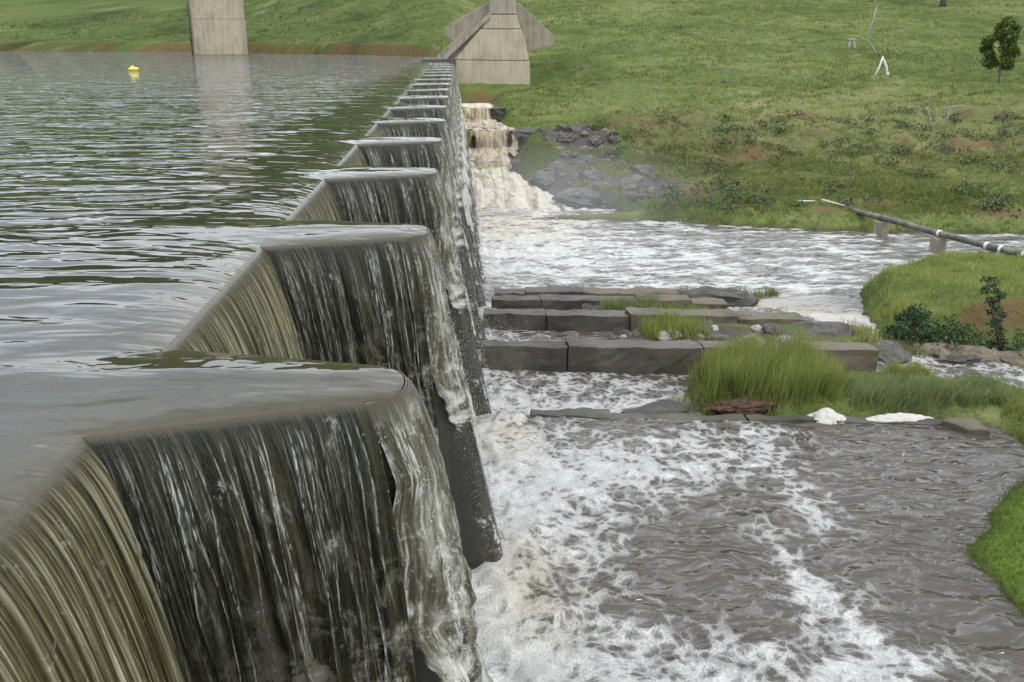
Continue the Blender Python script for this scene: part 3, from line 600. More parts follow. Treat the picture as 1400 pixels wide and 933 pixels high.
for k in range(NF):
    a, b, c_, d_ = corners(k); zf = floor_z(k)
    lod = [(420, 190), (260, 150), (150, 100), (90, 70), (70, 50)][k] if k < 5 else ((44, 30) if k < 9 else (24, 18))
    if k == 0: lab = 'water pouring over the nearest and largest weir finger'
    elif k == NF - 1: lab = 'water pouring over the last weir finger next to the abutment'
    else: lab = 'water pouring over the %s weir finger counted from the near end' % ordw[k]
    wf = empty('waterfall', (XR, a[1], zf), lab, 'waterfall', 'water falling over the weir fingers')
    # --- curtain over the alcove wall just in front of this finger
    y0 = ends[k][0]; y1 = ends[k][1]
    if k == 0: y0 = 0.6
    nu, nv = max(16, int(lod[0] * 1.0)), lod[1]; tt, z = curve(0, zf - 0.1, nv, 0.34)
    S = np.linspace(y0, y1, nu)[:, None] + 0 * tt[None, :]; T = tt[None, :] + 0 * S; Fm = (ZC - z)[None, :] + 0 * S
    r1 = perlin(S * 26, Fm * 0.35, 80 + k) + 0.6 * perlin(S * 60, Fm * 0.6, 90 + k)
    hgt = 0.014 * r1 * sstep(0.08, 0.6, Fm)
    vx = 0.85 + 0.03 * perlin(S * 3.0, Fm * 0.0 + 3.3, 83 + k)
    zc_ = top_z(np.full(nu, XR), S[:, 0], np.zeros(nu))[:, None] - ZC
    P = np.stack([XR + 0.0 + vx * T + hgt, S + 0.006 * perlin(S * 8, Fm * 2, 85), z[None, :] + zc_ * (1 - sstep(0, 0.6, Fm)) + hgt * 0.4], -1)
    thr = sstep(0.25, 0.75, r1) * 0.45 * sstep(0.15, 0.7, Fm)
    sheet('curtain', P, np.stack([S, Fm], -1), thr, 0.10 * sstep(1.5, 4, Fm), M['curtain'], wf)
    # --- sheet down the near side
    OP, i0, i1 = outline(k); cum = np.concatenate([[0], np.cumsum(np.hypot(*np.diff(OP, axis=0).T))]); L = cum[i0]; La = cum[i1] - cum[i0]
    tan = np.gradient(OP, cum, axis=0); nrm = np.stack([tan[:, 1], -tan[:, 0]], -1); nrm /= np.linalg.norm(nrm, axis=1)[:, None]
    def z_at(sv):
        qx, qy = np.interp(sv, cum, OP[:, 0]), np.interp(sv, cum, OP[:, 1]); return top_z(qx, qy, np.zeros(len(sv)))[:, None]
    def at(sv): return np.interp(sv, cum, OP[:, 0]), np.interp(sv, cum, OP[:, 1]), np.interp(sv, cum, nrm[:, 0]), np.interp(sv, cum, nrm[:, 1])
    nu, nv = lod; tt, z = curve(0, zf - 0.1, nv, 0.16)
    sv = np.linspace(0, L + 0.068, nu); px_, py_, nx_, ny_ = [q_[:, None] for q_ in at(sv)]
    S = sv[:, None] + 0 * tt[None, :]; U = S / L; T = tt[None, :] + 0 * S; Fm = (ZC - z)[None, :] + 0 * S
    h, th = strands(S, Fm, 15, 70 if k < 3 else 45, L, 100 + k, 0.8 if k == 0 else (1.3 if k < 3 else 2.4))
    grow = sstep(0.03, 0.7, Fm) * (1 - 0.25 * sstep(2.5, 4.2, Fm))
    hgt = grow * (0.040 * h + 0.012 * perlin(S * 6, Fm * 0.8, 120 + k) + 0.010 * perlin(S * 30, Fm * 4.0, 125 + k) + 0.007 * perlin(S * 75, Fm * 12.0, 128 + k))
    vd = 0.62 - 0.30 * U
    z00 = (z_at(sv) - ZC) * (1 - sstep(0, 0.6, Fm))
    P = np.stack([px_ + (vd + 0.40 * nx_) * T, py_ + 0.40 * ny_ * T - hgt, z[None, :] + z00 + hgt * 0.35], -1)
    rag = 0.22 * sstep(0.7, 1.0, U) * sstep(0.5, 2.0, Fm) + 0.20 * sstep(2.0, 4.0, Fm) - 0.02
    o = sheet('side_sheet', P, np.stack([S, Fm], -1), 0.60 * np.clip(th, 0, 1) ** 1.4 * sstep(0.0, 0.25, Fm), rag, M['side'], wf, True); attr(o.data, 'blotch', sstep(0.4, 1.6, Fm) * (0.25 + 0.75 * sstep(0.25, 0.7, U)))
    # --- sheet over the rounded nose
    nu, nv = max(20, lod[0] // 3), max(20, int(lod[1] * 0.95)); tt, z = curve(0, zf + 0.2, nv, 0.2)
    sv = np.linspace(L + 0.07, L + La + 0.05, nu); px_, py_, nx_, ny_ = [q_[:, None] for q_ in at(sv)]
    S = sv[:, None] + 0 * tt[None, :]; v = (S - S.min()) / (S.max() - S.min()); T = tt[None, :] + 0 * v; Fm = (ZC - z)[None, :] + 0 * v
    wob = fbm(S * 5, Fm * 1.5, 4, 140 + k)
    hgt = sstep(0.05, 1.4, Fm) * ((0.060 if k == 0 else 0.022) * wob + (0.028 if k == 0 else 0.014) * perlin(S * 16, Fm * 6, 150 + k) + 0.012 * perlin(S * 34, Fm * 14, 155 + k))
    vn_ = 0.62 if k == 0 else 0.42
    out_ = vn_ * T + hgt
    bx = np.maximum(BATTER * Fm + 0.02 - np.maximum(vn_ * T * nx_ + 0.12 * T, 0), 0) * sstep(0.2, 0.8, nx_)
    z00 = (z_at(sv) - ZC) * (1 - sstep(0, 0.6, Fm))
    pull = (-0.045 * sstep(0.06, 0.35, Fm) + 0.14 * sstep(0.4, 1.5, Fm) + 0.05 * perlin(Fm * 3.0, 0.5 + 0 * Fm, 158 + k) * sstep(0.1, 0.5, Fm)) * (1 - sstep(0.0, 0.35, v))
    P = np.stack([px_ + out_ * nx_ + 0.12 * T + bx - pull, py_ + out_ * 0.42 * ny_ - 0.35 * pull, z[None, :] + z00 + 0.3 * hgt], -1)
    rag = 0.16 + 0.40 * sstep(0.6, 3.0, Fm)
    th = sstep(0.1, 0.5, perlin(S * 40, Fm * 1.2, 170 + k)) * 0.7 * sstep(0.02, 0.3, Fm)
    o = sheet('nose_sheet', P, np.stack([S, Fm], -1), th, rag, M['nose'], wf, True, (nx_, ny_))
    attr(o.data, 'gap', -0.2 + 0.80 * sstep(0.5, 2.7 if k < 5 else 4.2, Fm) + 0.25 * (1 - sstep(0.0, 0.25, v)) * sstep(0.2, 1.0, Fm))
    # --- sheet down the far side (mostly hidden by the finger)
    nu, nv = 16, 12; tt, z = curve(0, zf - 0.1, nv, 0.16); sv = np.linspace(cum[i1], cum[-1], nu); px_, py_, nx_, ny_ = [q_[:, None] for q_ in at(sv)]
    T = tt[None, :] + 0 * sv[:, None]; P = np.stack([px_ + 0.6 * T, py_ + 0.35 * ny_ * T, z[None, :] + (z_at(sv) - ZC)], -1)
    o = sheet('far_sheet', P, np.stack([sv[:, None] + 0 * T, (ZC - z)[None, :] + 0 * T], -1), 0 * T, 0.02 + 0 * T, M['side'], wf, True); attr(o.data, 'blotch', 0 * T)

def rel(o, parent):
    o.parent = parent; o.location = (-parent.location[0], -parent.location[1], -parent.location[2]); return o

# ------------------------------------------------------------------ cascade at the far end
cas = empty('cascade', (2.0, 41.0, -5.7), 'cream and brown cascade tumbling down ledges below the far end of the weir', 'cascade')
def cascade_piece(name, ya, yb, xa_fn, xb_fn, n, m, bumpy, seed, zoff=0.0, ragv=0.5):
    y = np.linspace(ya, yb, n)[:, None]; w = np.linspace(0, 1, m)[None, :]
    X = xa_fn(y) + (xb_fn(y) - xa_fn(y)) * w; Y = y + 0 * w
    X = X + 0.25 * perlin(Y * 0.8, w * 2.0, seed) * (w > 0.5)
    Z = np.interp(Y, _cy, _cz) + zoff + bumpy * fbm(X / 0.6, Y / 0.7, 4, seed + 2) - 0.35 * sstep(0.86, 1.0, w)
    uv = np.stack([X, -Z * 1.5 + Y * 0.25], -1)
    o = sheet(name, np.stack([X, Y, Z], -1), uv, 0.4 * sstep(0.1, 0.4, perlin(X * 7, Y * 0.8, seed + 5)), ragv + 0 * X, M['cascade'], cas, True); attr(o.data, 'gap', -0.2 + 0.8 * sstep(0.75, 1.0, w + 0.15 * perlin(Y * 1.5, w * 3, seed + 9))); return o
x0 = lambda y: 0.0 + 0 * y
xw = lambda y: np.interp(y, _cwy, _cw) - 0.1
cascade_piece('chute', 40.2, 50.7, x0, xw, 110, 60, 0.26, 201, 0.0, 0.50)
cascade_piece('lower_fall', 50.6, 56.2, x0, xw, 60, 40, 0.16, 211, 0.03, 0.24)
def wall_fall(name, y, xa, xb, zt, zb, seed, ragv=0.2):
    nu, nv = 46, 14; tt = np.linspace(0, 1, nv)[None, :]; u = np.linspace(0, 1, nu)[:, None]
    X = xa + (xb - xa) * u + 0 * tt; Z = zt + (zb - zt) * tt ** 1.4 + 0 * u; Y = y - 0.35 * tt + 0.10 * perlin(X * 1.3, tt * 1.0 + 0 * u, seed)
    o = sheet(name, np.stack([X, Y, Z], -1), np.stack([X, Z * 0.8], -1), 0.6 * sstep(0.1, 0.5, perlin(X * 9, Z, seed + 1)), ragv * np.ones_like(X), M['cascade'], cas, True); attr(o.data, 'gap', 0.30 + 0.42 * sstep(0.35, 1.0, u + 0.1 * perlin(X * 2, Z, seed + 7)) + 0.12 * perlin(X * 3, Z * 0.5, seed + 8) + 0 * tt); return o
wall_fall('middle_fall', 56.6, 0.0, 4.4, -3.5, -4.6, 220, 0.15)
cascade_piece('middle_tread', 56.6, 63.5, x0, xw, 50, 40, 0.22, 231, 0.0, 0.28)
wall_fall('upper_fall', 63.9, 0.0, 3.0, -2.68, -3.48, 240, 0.12)
cascade_piece('upper_tread', 63.9, 67, x0, xw, 14, 20, 0.05, 251, 0.03, 0.5)
rel(prism('rock_step', [(-0.2, -3.50), (4.7, -3.52), (4.9, -5.2), (-0.2, -5.2)], 56.72, 58.0, M['rock_wet'], None, 'y', 0.05, 5, 0.16), cas)
rel(prism('rock_step', [(-0.2, -2.72), (3.2, -2.74), (3.4, -4.2), (-0.2, -4.2)], 64.05, 65.2, M['rock_wet'], None, 'y', 0.05, 6, 0.14), cas)
rel(prism('rock_step', [(-0.2, -4.62), (3.4, -4.66), (3.6, -5.8), (-0.2, -5.8)], 50.95, 52.0, M['rock_wet'], None, 'y', 0.05, 7, 0.14), cas)
# concrete / rock ledges beside it
# ------------------------------------------------------------------ abutment at the far end
ab = empty('abutment', (2.6, 77, -2.6), 'pale concrete abutment block with sloping wing walls at the far end of the weir', 'abutment')
YA = 77.0
def abp(name, poly, y0_, y1_, mat, bev=0.05): return rel(prism(name, poly, y0_, y1_, mat, None, 'y', bev), ab)
abp('base_block', [(-0.25, 0.10), (5.75, 0.02), (5.85, -2.9), (-0.25, -2.9)], YA, YA + 7, M['conc_pale'])
abp('middle_block', [(-0.32, 0.14), (5.72, 0.06), (5.30, 1.9), (5.05, 2.45), (1.75, 2.45)], YA + 0.03, YA + 6.9, M['conc_pale'])
abp('upper_block', [(1.83, 2.50), (5.03, 2.50), (4.72, 3.55), (2.62, 3.55)], YA + 0.06, YA + 6.8, M['conc_pale'])
abp('top_block', [(2.70, 3.60), (4.70, 3.60), (4.45, 6.2), (2.95, 6.2)], YA + 0.09, YA + 6.7, M['conc_grey'])
abp('right_wing_wall', [(4.3, 4.9), (5.4, 4.6), (8.4, 2.0), (8.4, 1.2), (6.0, 0.6), (4.3, 0.6)], YA + 7.05, YA + 7.6, M['conc_grey'])
abp('left_wing_wall', [(3.6, 4.9), (2.0, 4.4), (-1.0, 2.75), (-1.25, 2.3), (-0.6, 1.6), (3.6, 1.6)], YA + 7.06, YA + 7.6, M['conc_grey'])
def ramp(name, x0_, z0_, x1_, z1_, y0_, y1_, th, mat):
    return abp(name, [(x0_, z0_), (x1_, z1_), (x1_, z1_ - th), (x0_, z0_ - th)], y0_, y1_, mat, 0.02)
ramp('ramp_kerb', -1.15, 0.42, 2.6, 3.75, YA - 0.12, YA + 0.28, 0.42, M['conc_grey'])
ramp('ramp_kerb', -1.75, 0.40, 2.0, 3.72, YA + 1.5, YA + 1.9, 0.45, M['conc_grey'])
ramp('ramp_slab', -1.5, 0.15, 2.3, 3.5, YA + 0.3, YA + 1.5, 1.9, M['conc_grey'])
abp('toe_block', [(-2.9, 0.22), (-0.3, 0.22), (-0.3, -3), (-2.9, -3)], YA - 0.6, YA + 4, M['conc_wet'])

# ------------------------------------------------------------------ tower standing in the reservoir
tw = empty('concrete_tower', (-27.9, 110.5, -1), 'tall pale concrete pier rising from the reservoir at the far bank', 'pier')
def capsule(cx, cy, hx, hy, r, n=6):
    pts = []
    for (sx, sy, a0) in ((1, 1, 0), (-1, 1, 90), (-1, -1, 180), (1, -1, 270)):
        for i in range(n + 1):
            an = R(a0 + 90 * i / n); pts.append((cx + sx * (hx - r) + r * math.cos(an), cy + sy * (hy - r) + r * math.sin(an)))
    return pts
zz = [-2.0, 3.75, 8.0, 12.0]
for i in range(3):
    o = rel(prism('concrete_lift', capsule(-27.2, 112.0, 2.75 - 0.04 * i, 1.9, 0.7), zz[i] + 0.02, zz[i + 1] - 0.02, M['conc_pale'], None, 'z', 0.0), tw)
rel(prism('core', capsule(-27.2, 112.0, 2.65, 1.8, 0.7), -2, 12.5, M['conc_grey'], None, 'z'), tw)
rel(tube('drain_pipe', [(-30.0, 110.3, -1), (-30.0, 110.3, 12)], [0.10, 0.10], M['pipe'], None, 8), tw)

# ------------------------------------------------------------------ yellow buoy
bu = empty('buoy', (-19.6, 58.8, 0), 'yellow float lying on the reservoir left of the pier', 'buoy')
def blob_mesh(name, rx_, ry_, rz_, mat, parent, off, bump_=0.0, seed=0, sub=3):
    bm = bmesh.new(); bmesh.ops.create_icosphere(bm, subdivisions=sub, radius=1)
    for v in bm.verts:
        n = mnoise.fractal(v.co * 1.7 + Vector((seed * 5.1, 0, 0)), 1.0, 2.0, 4); v.co *= 1 + bump_ * n
        v.co = Vector((v.co.x * rx_, v.co.y * ry_, v.co.z * rz_)) + Vector(off)
    me = bpy.data.meshes.new(name); bm.to_mesh(me); bm.free()
    for p_ in me.polygons: p_.use_smooth = True
    return link(name, me, mat, parent)
blob_mesh('hull', 0.30, 0.2, 0.10, M['yellow'], bu, (0, 0, 0.06), 0.05, 1)
blob_mesh('float_lobe', 0.12, 0.12, 0.12, M['yellow'], bu, (-0.05, 0, 0.13), 0.05, 2)
blob_mesh('float_lobe', 0.10, 0.10, 0.07, M['yellow'], bu, (0.16, 0, 0.09), 0.05, 3)

# ------------------------------------------------------------------ low cross walls below the weir
def cross_wall(label, blocks, group='low concrete walls crossing the river bed'):
    """blocks: (x0, x1, yfront at x0, depth, ztop, zbot, mat)"""
    e = empty('cross_wall', (blocks[0][0], blocks[0][2], blocks[0][5]), label, 'wall', group)
    for i, (x0_, x1_, y0_, dp, zt, zb, mt) in enumerate(blocks):
        y1_ = y0_ - 0.105 * (x1_ - x0_)
        bm = bmesh.new(); lo = 0.05
        P = [(x0_, y0_), (x1_, y1_), (x1_, y1_ + dp), (x0_, y0_ + dp)]
        vt = [bm.verts.new((p[0], p[1], zt)) for p in P]; vb = [bm.verts.new((p[0], p[1] + (-lo if q < 2 else lo), zb)) for q, p in enumerate(P)]
        bm.faces.new(vt); bm.faces.new(vb[::-1])
        for q in range(4):
            q2 = (q + 1) % 4; bm.faces.new((vb[q], vb[q2], vt[q2], vt[q]))
        bmesh.ops.subdivide_edges(bm, edges=list(bm.edges), cuts=7, use_grid_fill=True)
        bmesh.ops.subdivide_edges(bm, edges=[e_ for e_ in bm.edges if e_.calc_length() > 0.16], cuts=1, use_grid_fill=True)
        bmesh.ops.recalc_face_normals(bm, faces=bm.faces)
        for v in bm.verts: v.co += Vector(mnoise.noise_vector(v.co * 1.7)) * 0.045 + Vector(mnoise.noise_vector(v.co * 6)) * 0.026
        me = bpy.data.meshes.new('wall_block'); bm.to_mesh(me); bm.free()
        rel(link('wall_block', me, M[mt]), e)
    return e
cross_wall('thin submerged sill crossing the river in front of the grassy islet', [(1.15, 2.485, 14.30, 0.30, -4.165, -4.9, 'conc_wet'), (2.50, 4.75, 14.16, 0.25, -4.195, -4.9, 'conc_wet'), (4.8, 8.0, 13.92, 0.22, -4.19, -4.9, 'conc_wet')])
cross_wall('tallest low wall, nearest of the full-width walls, behind the big grass clump', [(0.35, 2.10, 17.55, 0.45, -4.02, -5.0, 'conc_wet'), (2.12, 4.76, 17.32, 0.50, -3.98, -5.0, 'conc_wet'), (4.78, 8.22, 17.05, 0.52, -3.97, -5.0, 'conc_brown')])
cross_wall('second low wall with a brown end stretch, behind the rubble', [(0.5, 1.985, 21.0, 0.5, -4.38, -5.4, 'conc_wet'), (2.0, 3.935, 20.75, 0.5, -4.36, -5.4, 'conc_wet'), (3.95, 6.435, 20.45, 0.6, -4.28, -5.4, 'conc_brown'), (6.45, 8.0, 20.15, 0.6, -4.33, -5.4, 'conc_brown')])
cross_wall('third low wall from the camera, behind a thin patch of grass', [(0.8, 2.035, 23.1, 0.45, -4.62, -5.6, 'conc_wet'), (2.05, 4.535, 22.95, 0.5, -4.60, -5.6, 'conc_wet'), (4.55, 5.935, 22.7, 0.5, -4.55, -5.6, 'conc_brown'), (5.95, 6.85, 22.5, 0.5, -4.62, -5.6, 'conc_brown')])
cross_wall('farthest low wall at the edge of the deep channel', [(0.9, 1.735, 24.6, 0.5, -4.83, -6.2, 'conc_wet'), (1.75, 3.335, 24.5, 0.55, -4.79, -6.2, 'conc_wet'), (3.35, 5.95, 24.3, 0.6, -4.80, -6.2, 'conc_brown')])
o = prism('slab', [(7.9, 13.55), (8.15, 13.22), (8.5, 13.10), (8.5, 13.6), (8.1, 13.75)], -4.4, -4.10, M['conc_brown'], None, 'z', 0.03, 3, 0.02); tag(o, 'broken brown concrete slab at the water edge by the foam', 'slab')

# ------------------------------------------------------------------ rocks
_rock_cache = {}
def rock_mesh(seed, sub=3, sharp=0.35):
    key = (seed, sub)
    if key in _rock_cache: return _rock_cache[key]
    bm = bmesh.new(); bmesh.ops.create_icosphere(bm, subdivisions=sub, radius=1)
    r = random.Random(seed); planes = [(Vector((r.uniform(-1, 1), r.uniform(-1, 1), r.uniform(-0.6, 1))).normalized(), r.uniform(0.55, 0.85)) for _ in range(9)]
    for v in bm.verts:
        for n_, d_ in planes:
            e = v.co.dot(n_) - d_
            if e > 0: v.co -= n_ * e * 0.9
        v.co *= 1 + 0.26 * mnoise.fractal(v.co * 2.2 + Vector((seed * 3.3, 0, 0)), 0.75, 2.1, 6)
    me = bpy.data.meshes.new('rock'); bm.to_mesh(me); bm.free()
    _rock_cache[key] = me; return me
def rock(x, y, z, sx, sy, sz, seed, mat, label, group=None, name='rock', rz=None, sub=3):
    me = rock_mesh(seed, sub)
    if not me.materials: me.materials.append(None)
    o = bpy.data.objects.new(name, me); COL.objects.link(o); o.location = (x, y, z); o.scale = (sx, sy, sz)
    o.rotation_euler = (0, 0, rz if rz is not None else (seed * 1.7) % 6.28)
    o.material_slots[0].link = 'OBJECT'; o.material_slots[0].material = mat
    return tag(o, label, 'rock', group)
def gw(x, y): return max(gz(x, y), float(water_level(np.array([x]), np.array([y]))[0]) + 0.03)
def gz(x, y): return float(ground_z(np.array([x]), np.array([y]))[0])
for i, (x, y, z, sx, sy, sz, lb) in enumerate([(4.9, 47.0, -4.95, 1.3, 1.2, 0.75, 'wide dark wet ledge beside the chute, upper of two'), (5.7, 43.0, -5.3, 1.3, 1.1, 0.6, 'dark wet ledge at the foot of the chute near the pool'), (5.6, 57.2, -4.0, 1.2, 1.0, 0.6, 'dark ledge right of the middle fall of the cascade'), (4.8, 64.4, -3.2, 1.3, 1.0, 0.5, 'topmost dark ledge right of the upper fall')]):
    rock(x, y, z, sx, sy, sz, 50 + i, M['rock_wet'], lb, 'ledges beside the cascade', 'ledge', rz=0.15 * i, sub=4)
rock(3.35, 15.0, -4.50, 0.75, 0.5, 0.22, 1, M['rock_wet'], 'smooth dark wet rock in the white water left of the islet', rz=0.2)
rock(7.7, 25.9, -5.46, 1.25, 0.7, 0.34, 2, M['rock_wet'], 'big dark rock with grass standing in the deep channel', rz=0.05)
rock(8.5, 19.5, -4.78, 1.5, 0.8, 0.5, 3, M['rock'], 'broad dark sloping rock at the right end of the second wall', rz=-0.2)
rock(9.35, 18.7, -4.75, 0.7, 0.5, 0.3, 5, M['rock'], 'dark rock beside the right stream below the broad sloping rock', rz=0.4)
rock(3.1, 18.8, -4.6, 0.75, 0.45, 0.34, 6, M['rock'], 'low dark boulder at the left end of the rubble', rz=0.1)
rock(3.2, 23.0, -4.9, 0.6, 0.4, 0.3, 7, M['rock'], 'dark rock left of the thin grass between third and second wall')
for i in range(46):
    x = random.uniform(3.3, 7.4); y = random.uniform(18.0, 19.9) - 0.1 * (x - 5); s = random.uniform(0.08, 0.24)
    rock(x, y, gz(x, y) + s * 0.25, s * random.uniform(0.9, 1.5), s, s * random.uniform(0.6, 0.9), random.randint(10, 17), random.choice([M['rock'], M['rock'], M['rock_pale']]), 'small grey stone in the rubble between the tallest and second walls', 'rubble stones between the walls', 'stone', sub=2)
bank_rocks = [(10.15, 19.5, 0.5, 'pale grey lichen boulder under the dark bush', M['rock_pale']), (10.75, 19.15, 0.6, 'flat brown rock at the foot of the bank, left one', M['rock_warm']), (11.5, 18.8, 0.75, 'long brown rock shelf at the foot of the red bank', M['rock_warm']), (12.4, 18.35, 0.7, 'brown rock at the right foot of the red bank', M['rock_warm']), (11.0, 18.55, 0.45, 'dark rock at the edge of the right stream', M['rock']), (13.2, 17.9, 0.7, 'mossy rock at the right edge above the stream', M['rock_warm'])]
for i, (x, y, s, lb, mt) in enumerate(bank_rocks): rock(x, y, gw(x, y) - 0.02, s, s * 0.55, s * 0.38, 20 + i, mt, lb, 'rocks at the foot of the bank', rz=-0.25)
for i in range(22):
    x = random.uniform(9.8, 13.5); y = 19.5 - (x - 10) * 0.55 + random.uniform(-0.35, 0.5); s = random.uniform(0.08, 0.2)
    rock(x, y, gw(x, y) + s * 0.2, s * 1.4, s, s * 0.7, random.randint(10, 17), random.choice([M['rock'], M['rock_warm'], M['rock_warm']]), 'small stone lying along the stream bank below the bushes', 'stones along the right stream', 'stone', sub=2)
oc = [(6.0, 53.0, 0.7), (6.9, 54.4, 0.8), (7.7, 52.6, 0.55), (6.3, 56.2, 0.7), (7.6, 56.4, 0.6), (5.6, 49.5, 0.6), (6.9, 49.2, 0.7), (8.2, 50.4, 0.5), (6.4, 44.2, 0.8), (8.0, 43.0, 0.9), (9.8, 42.6, 0.6), (6.6, 41.3, 0.7), (8.3, 40.8, 0.6), (5.5, 54.6, 0.7), (7.0, 51.3, 0.7), (9.0, 45.0, 0.7)]
for i, (x, y, s) in enumerate(oc):
    rock(x, y, gz(x, y) - 0.05, s * 1.2, s * 0.8, s * 0.6, 30 + i % 7, M['rock'], 'grey rock of the outcrop on the hillside right of the cascade', 'outcrop rocks right of the cascade', sub=4)
for i in range(110):
    x = random.uniform(5.0, 9.8); y = random.uniform(40.5, 57.5); s = random.uniform(0.10, 0.36)
    if float(patches(np.array([x]), np.array([y]), ROCKY)[0]) < 0.25: continue
    rock(x, y, gz(x, y) + s * 0.1, s * 1.3, s, s * 0.7, random.randint(10, 17), random.choice([M['rock'], M['rock_wet'], M['rock'], M['rock_warm']]), 'loose stone in the outcrop right of the cascade', 'loose stones of the outcrop', 'stone', sub=2)
hs = [(21.5, 77.4), (22.3, 76.0), (22.97, 75.4), (20.6, 72.5), (24, 73), (25.5, 71.5), (27.5, 79), (28.1, 102), (29.2, 101), (17.5, 84), (9.0, 75.0), (10.5, 71), (14.5, 69), (30.5, 76), (16, 95), (12.5, 80)]
for i, (x, y) in enumerate(hs):
    s = random.uniform(0.14, 0.34)
    rock(x, y, gz(x, y) + s * 0.1, s * 1.4, s, s * 0.7, random.randint(10, 17), random.choice([M['rock_warm'], M['rock']]), 'scattered stone lying in the grass of the hillside', 'stones scattered on the hillside', 'stone', sub=2)

t = NT('red_earth'); p = t.pos(); nz_ = t.noise(p, 9, 5, 0.7)
M['earth'] = t.fin(Base_Color=t.mix(t.rng(nz_, 0.35, 0.65), (0.030, 0.016, 0.009), (0.085, 0.046, 0.026)), Roughness=0.95, Normal=t.bump(nz_, 1.0, 0.05))
o = rock(4.8, 14.56, -4.20, 0.62, 0.24, 0.19, 60, M['earth'], 'lump of bare red earth under the left edge of the tall grass clump', None, 'earth_lump', 0.1, 4); o['category'] = 'earth'
# ------------------------------------------------------------------ foam heaps
def foam_heap(x, y, sx, sy, sz, label, seed, n_=60):
    r_ = random.Random(seed); bm = bmesh.new()
    for i in range(n_):
        an = r_.uniform(0, 6.28); q_ = r_.random() ** 0.6; px, py = math.cos(an) * q_ * sx, math.sin(an) * q_ * sy; rr = (0.30 + 0.25 * r_.random()) * min(sx, sy) * (1.1 - 0.4 * q_)
        mtx = __import__('mathutils').Matrix.Translation((px, py, max(0, sz * (1 - q_ * q_)) * r_.uniform(0.3, 0.8))) @ __import__('mathutils').Matrix.Diagonal((1.3, 1.1, 0.75, 1))
        bmesh.ops.create_icosphere(bm, subdivisions=3, radius=rr, matrix=mtx)
    for v in bm.verts: v.co += Vector(mnoise.noise_vector(v.co * 14)) * 0.02
    me = bpy.data.meshes.new('foam_heap'); bm.to_mesh(me); bm.free()
    for p_ in me.polygons: p_.use_smooth = True
    e = link('foam_heap', me, M['foam'])
    md = e.modifiers.new('remesh', 'REMESH'); md.mode = 'VOXEL'; md.voxel_size = 0.014; md.use_smooth_shade = True
    ms = e.modifiers.new('smooth', 'SMOOTH'); ms.iterations = 14; ms.factor = 0.6
    e.location = (x, y, -4.225); tag(e, label, 'foam', 'foam heaps at the islet edge')
foam_heap(6.15, 13.98, 0.26, 0.22, 0.13, 'round heap of white foam at the islet edge', 3)
foam_heap(7.35, 13.88, 0.58, 0.14, 0.085, 'long flat bank of white foam at the islet edge', 5, 190)

# ------------------------------------------------------------------ grass
def blades(name, X, Y, Z, H, W, tint, mat, lean=0.35, wind=(0.0, 0.0), seed=0, parent=None, segs=2):
    r = np.random.default_rng(seed); n = len(X); an = r.uniform(0, 2 * np.pi, n); la = r.uniform(0, 2 * np.pi, n); ll = lean * np.abs(r.normal(0.5, 0.5, n))
    lx = np.cos(la) * ll + wind[0]; ly = np.sin(la) * ll + wind[1]
    wx = np.cos(an) * W / 2; wy = np.sin(an) * W / 2; base = np.stack([X, Y, Z - 0.02], -1); rows = []; tips = []
    for s in range(segs):
        f = s / segs; c_ = base + np.stack([lx * H * f * f, ly * H * f * f, H * f * (1 - 0.25 * ll * f)], -1); k_ = 1 - 0.55 * f
        o_ = np.stack([wx * k_, wy * k_, 0 * wx], -1); rows += [c_ - o_, c_ + o_]; tips += [np.full(n, f)] * 2
    rows.append(base + np.stack([lx * H, ly * H, H * (1 - 0.25 * ll)], -1)); tips.append(np.ones(n))
    V = np.stack(rows, 1); nv = 2 * segs + 1; b = np.arange(n)[:, None] * nv; q = []
    for s in range(segs - 1): q.append(b + np.array([[2 * s, 2 * s + 1, 2 * s + 3, 2 * s + 2]]))
    T = b + np.array([[2 * segs - 2, 2 * segs - 1, 2 * segs]])
    me = mesh_np(name, V.reshape(-1, 3), np.concatenate(q) if q else None, T)
    attr(me, 'tint', np.repeat(np.clip(tint, 0, 1), nv)); attr(me, 'tip', np.stack(tips, 1))
    return link(name, me, mat, parent)
def in_poly(poly, n, seed):
    r = np.random.default_rng(seed); p = np.array(poly); lo, hi = p.min(0), p.max(0); out = []
    c_ = 0
    while c_ < n:
        q = r.uniform(lo, hi, (n * 2, 2)); q = q[poly_sd(q[:, 0], q[:, 1], poly) > 0]; out.append(q); c_ += len(q)
    return np.concatenate(out)[:n]
def clump(poly, n, h, label, seed, mat='grass', w=0.012, lean=0.35, wind=(0, 0), dry=0.08, segs=3, group='grass clumps on the river bed', hvar=0.25):
    q = in_poly(poly, n, seed); r = np.random.default_rng(seed + 1)
    # tussocks
    ctr = in_poly(poly, max(6, n // 60), seed + 2); j = r.integers(0, len(ctr), n); q = np.where(r.random((n, 1)) < 0.6, ctr[j] + r.normal(0, 0.09, (n, 2)), q)
    z = ground_z(q[:, 0], q[:, 1]); wlv = water_level(q[:, 0], q[:, 1]); z = np.maximum(z, wlv - 0.05)
    H = h * (1 + hvar * fbm(q[:, 0] / 0.7, q[:, 1] / 0.7, 3, seed)) * r.uniform(0.55, 1.1, n)
    tint = 0.35 + 0.45 * fbm(q[:, 0] / 0.5, q[:, 1] / 0.5, 3, seed + 4) + r.normal(0, 0.16, n); tint = np.where(r.random(n) < dry, 1.0, np.clip(tint, 0, 0.85))
    e = blades('grass_clump', q[:, 0], q[:, 1], z, H, w * r.uniform(0.7, 1.3, n), tint, M[mat], lean, wind, seed + 5, None, segs)
    return tag(e, label, 'grass', group)
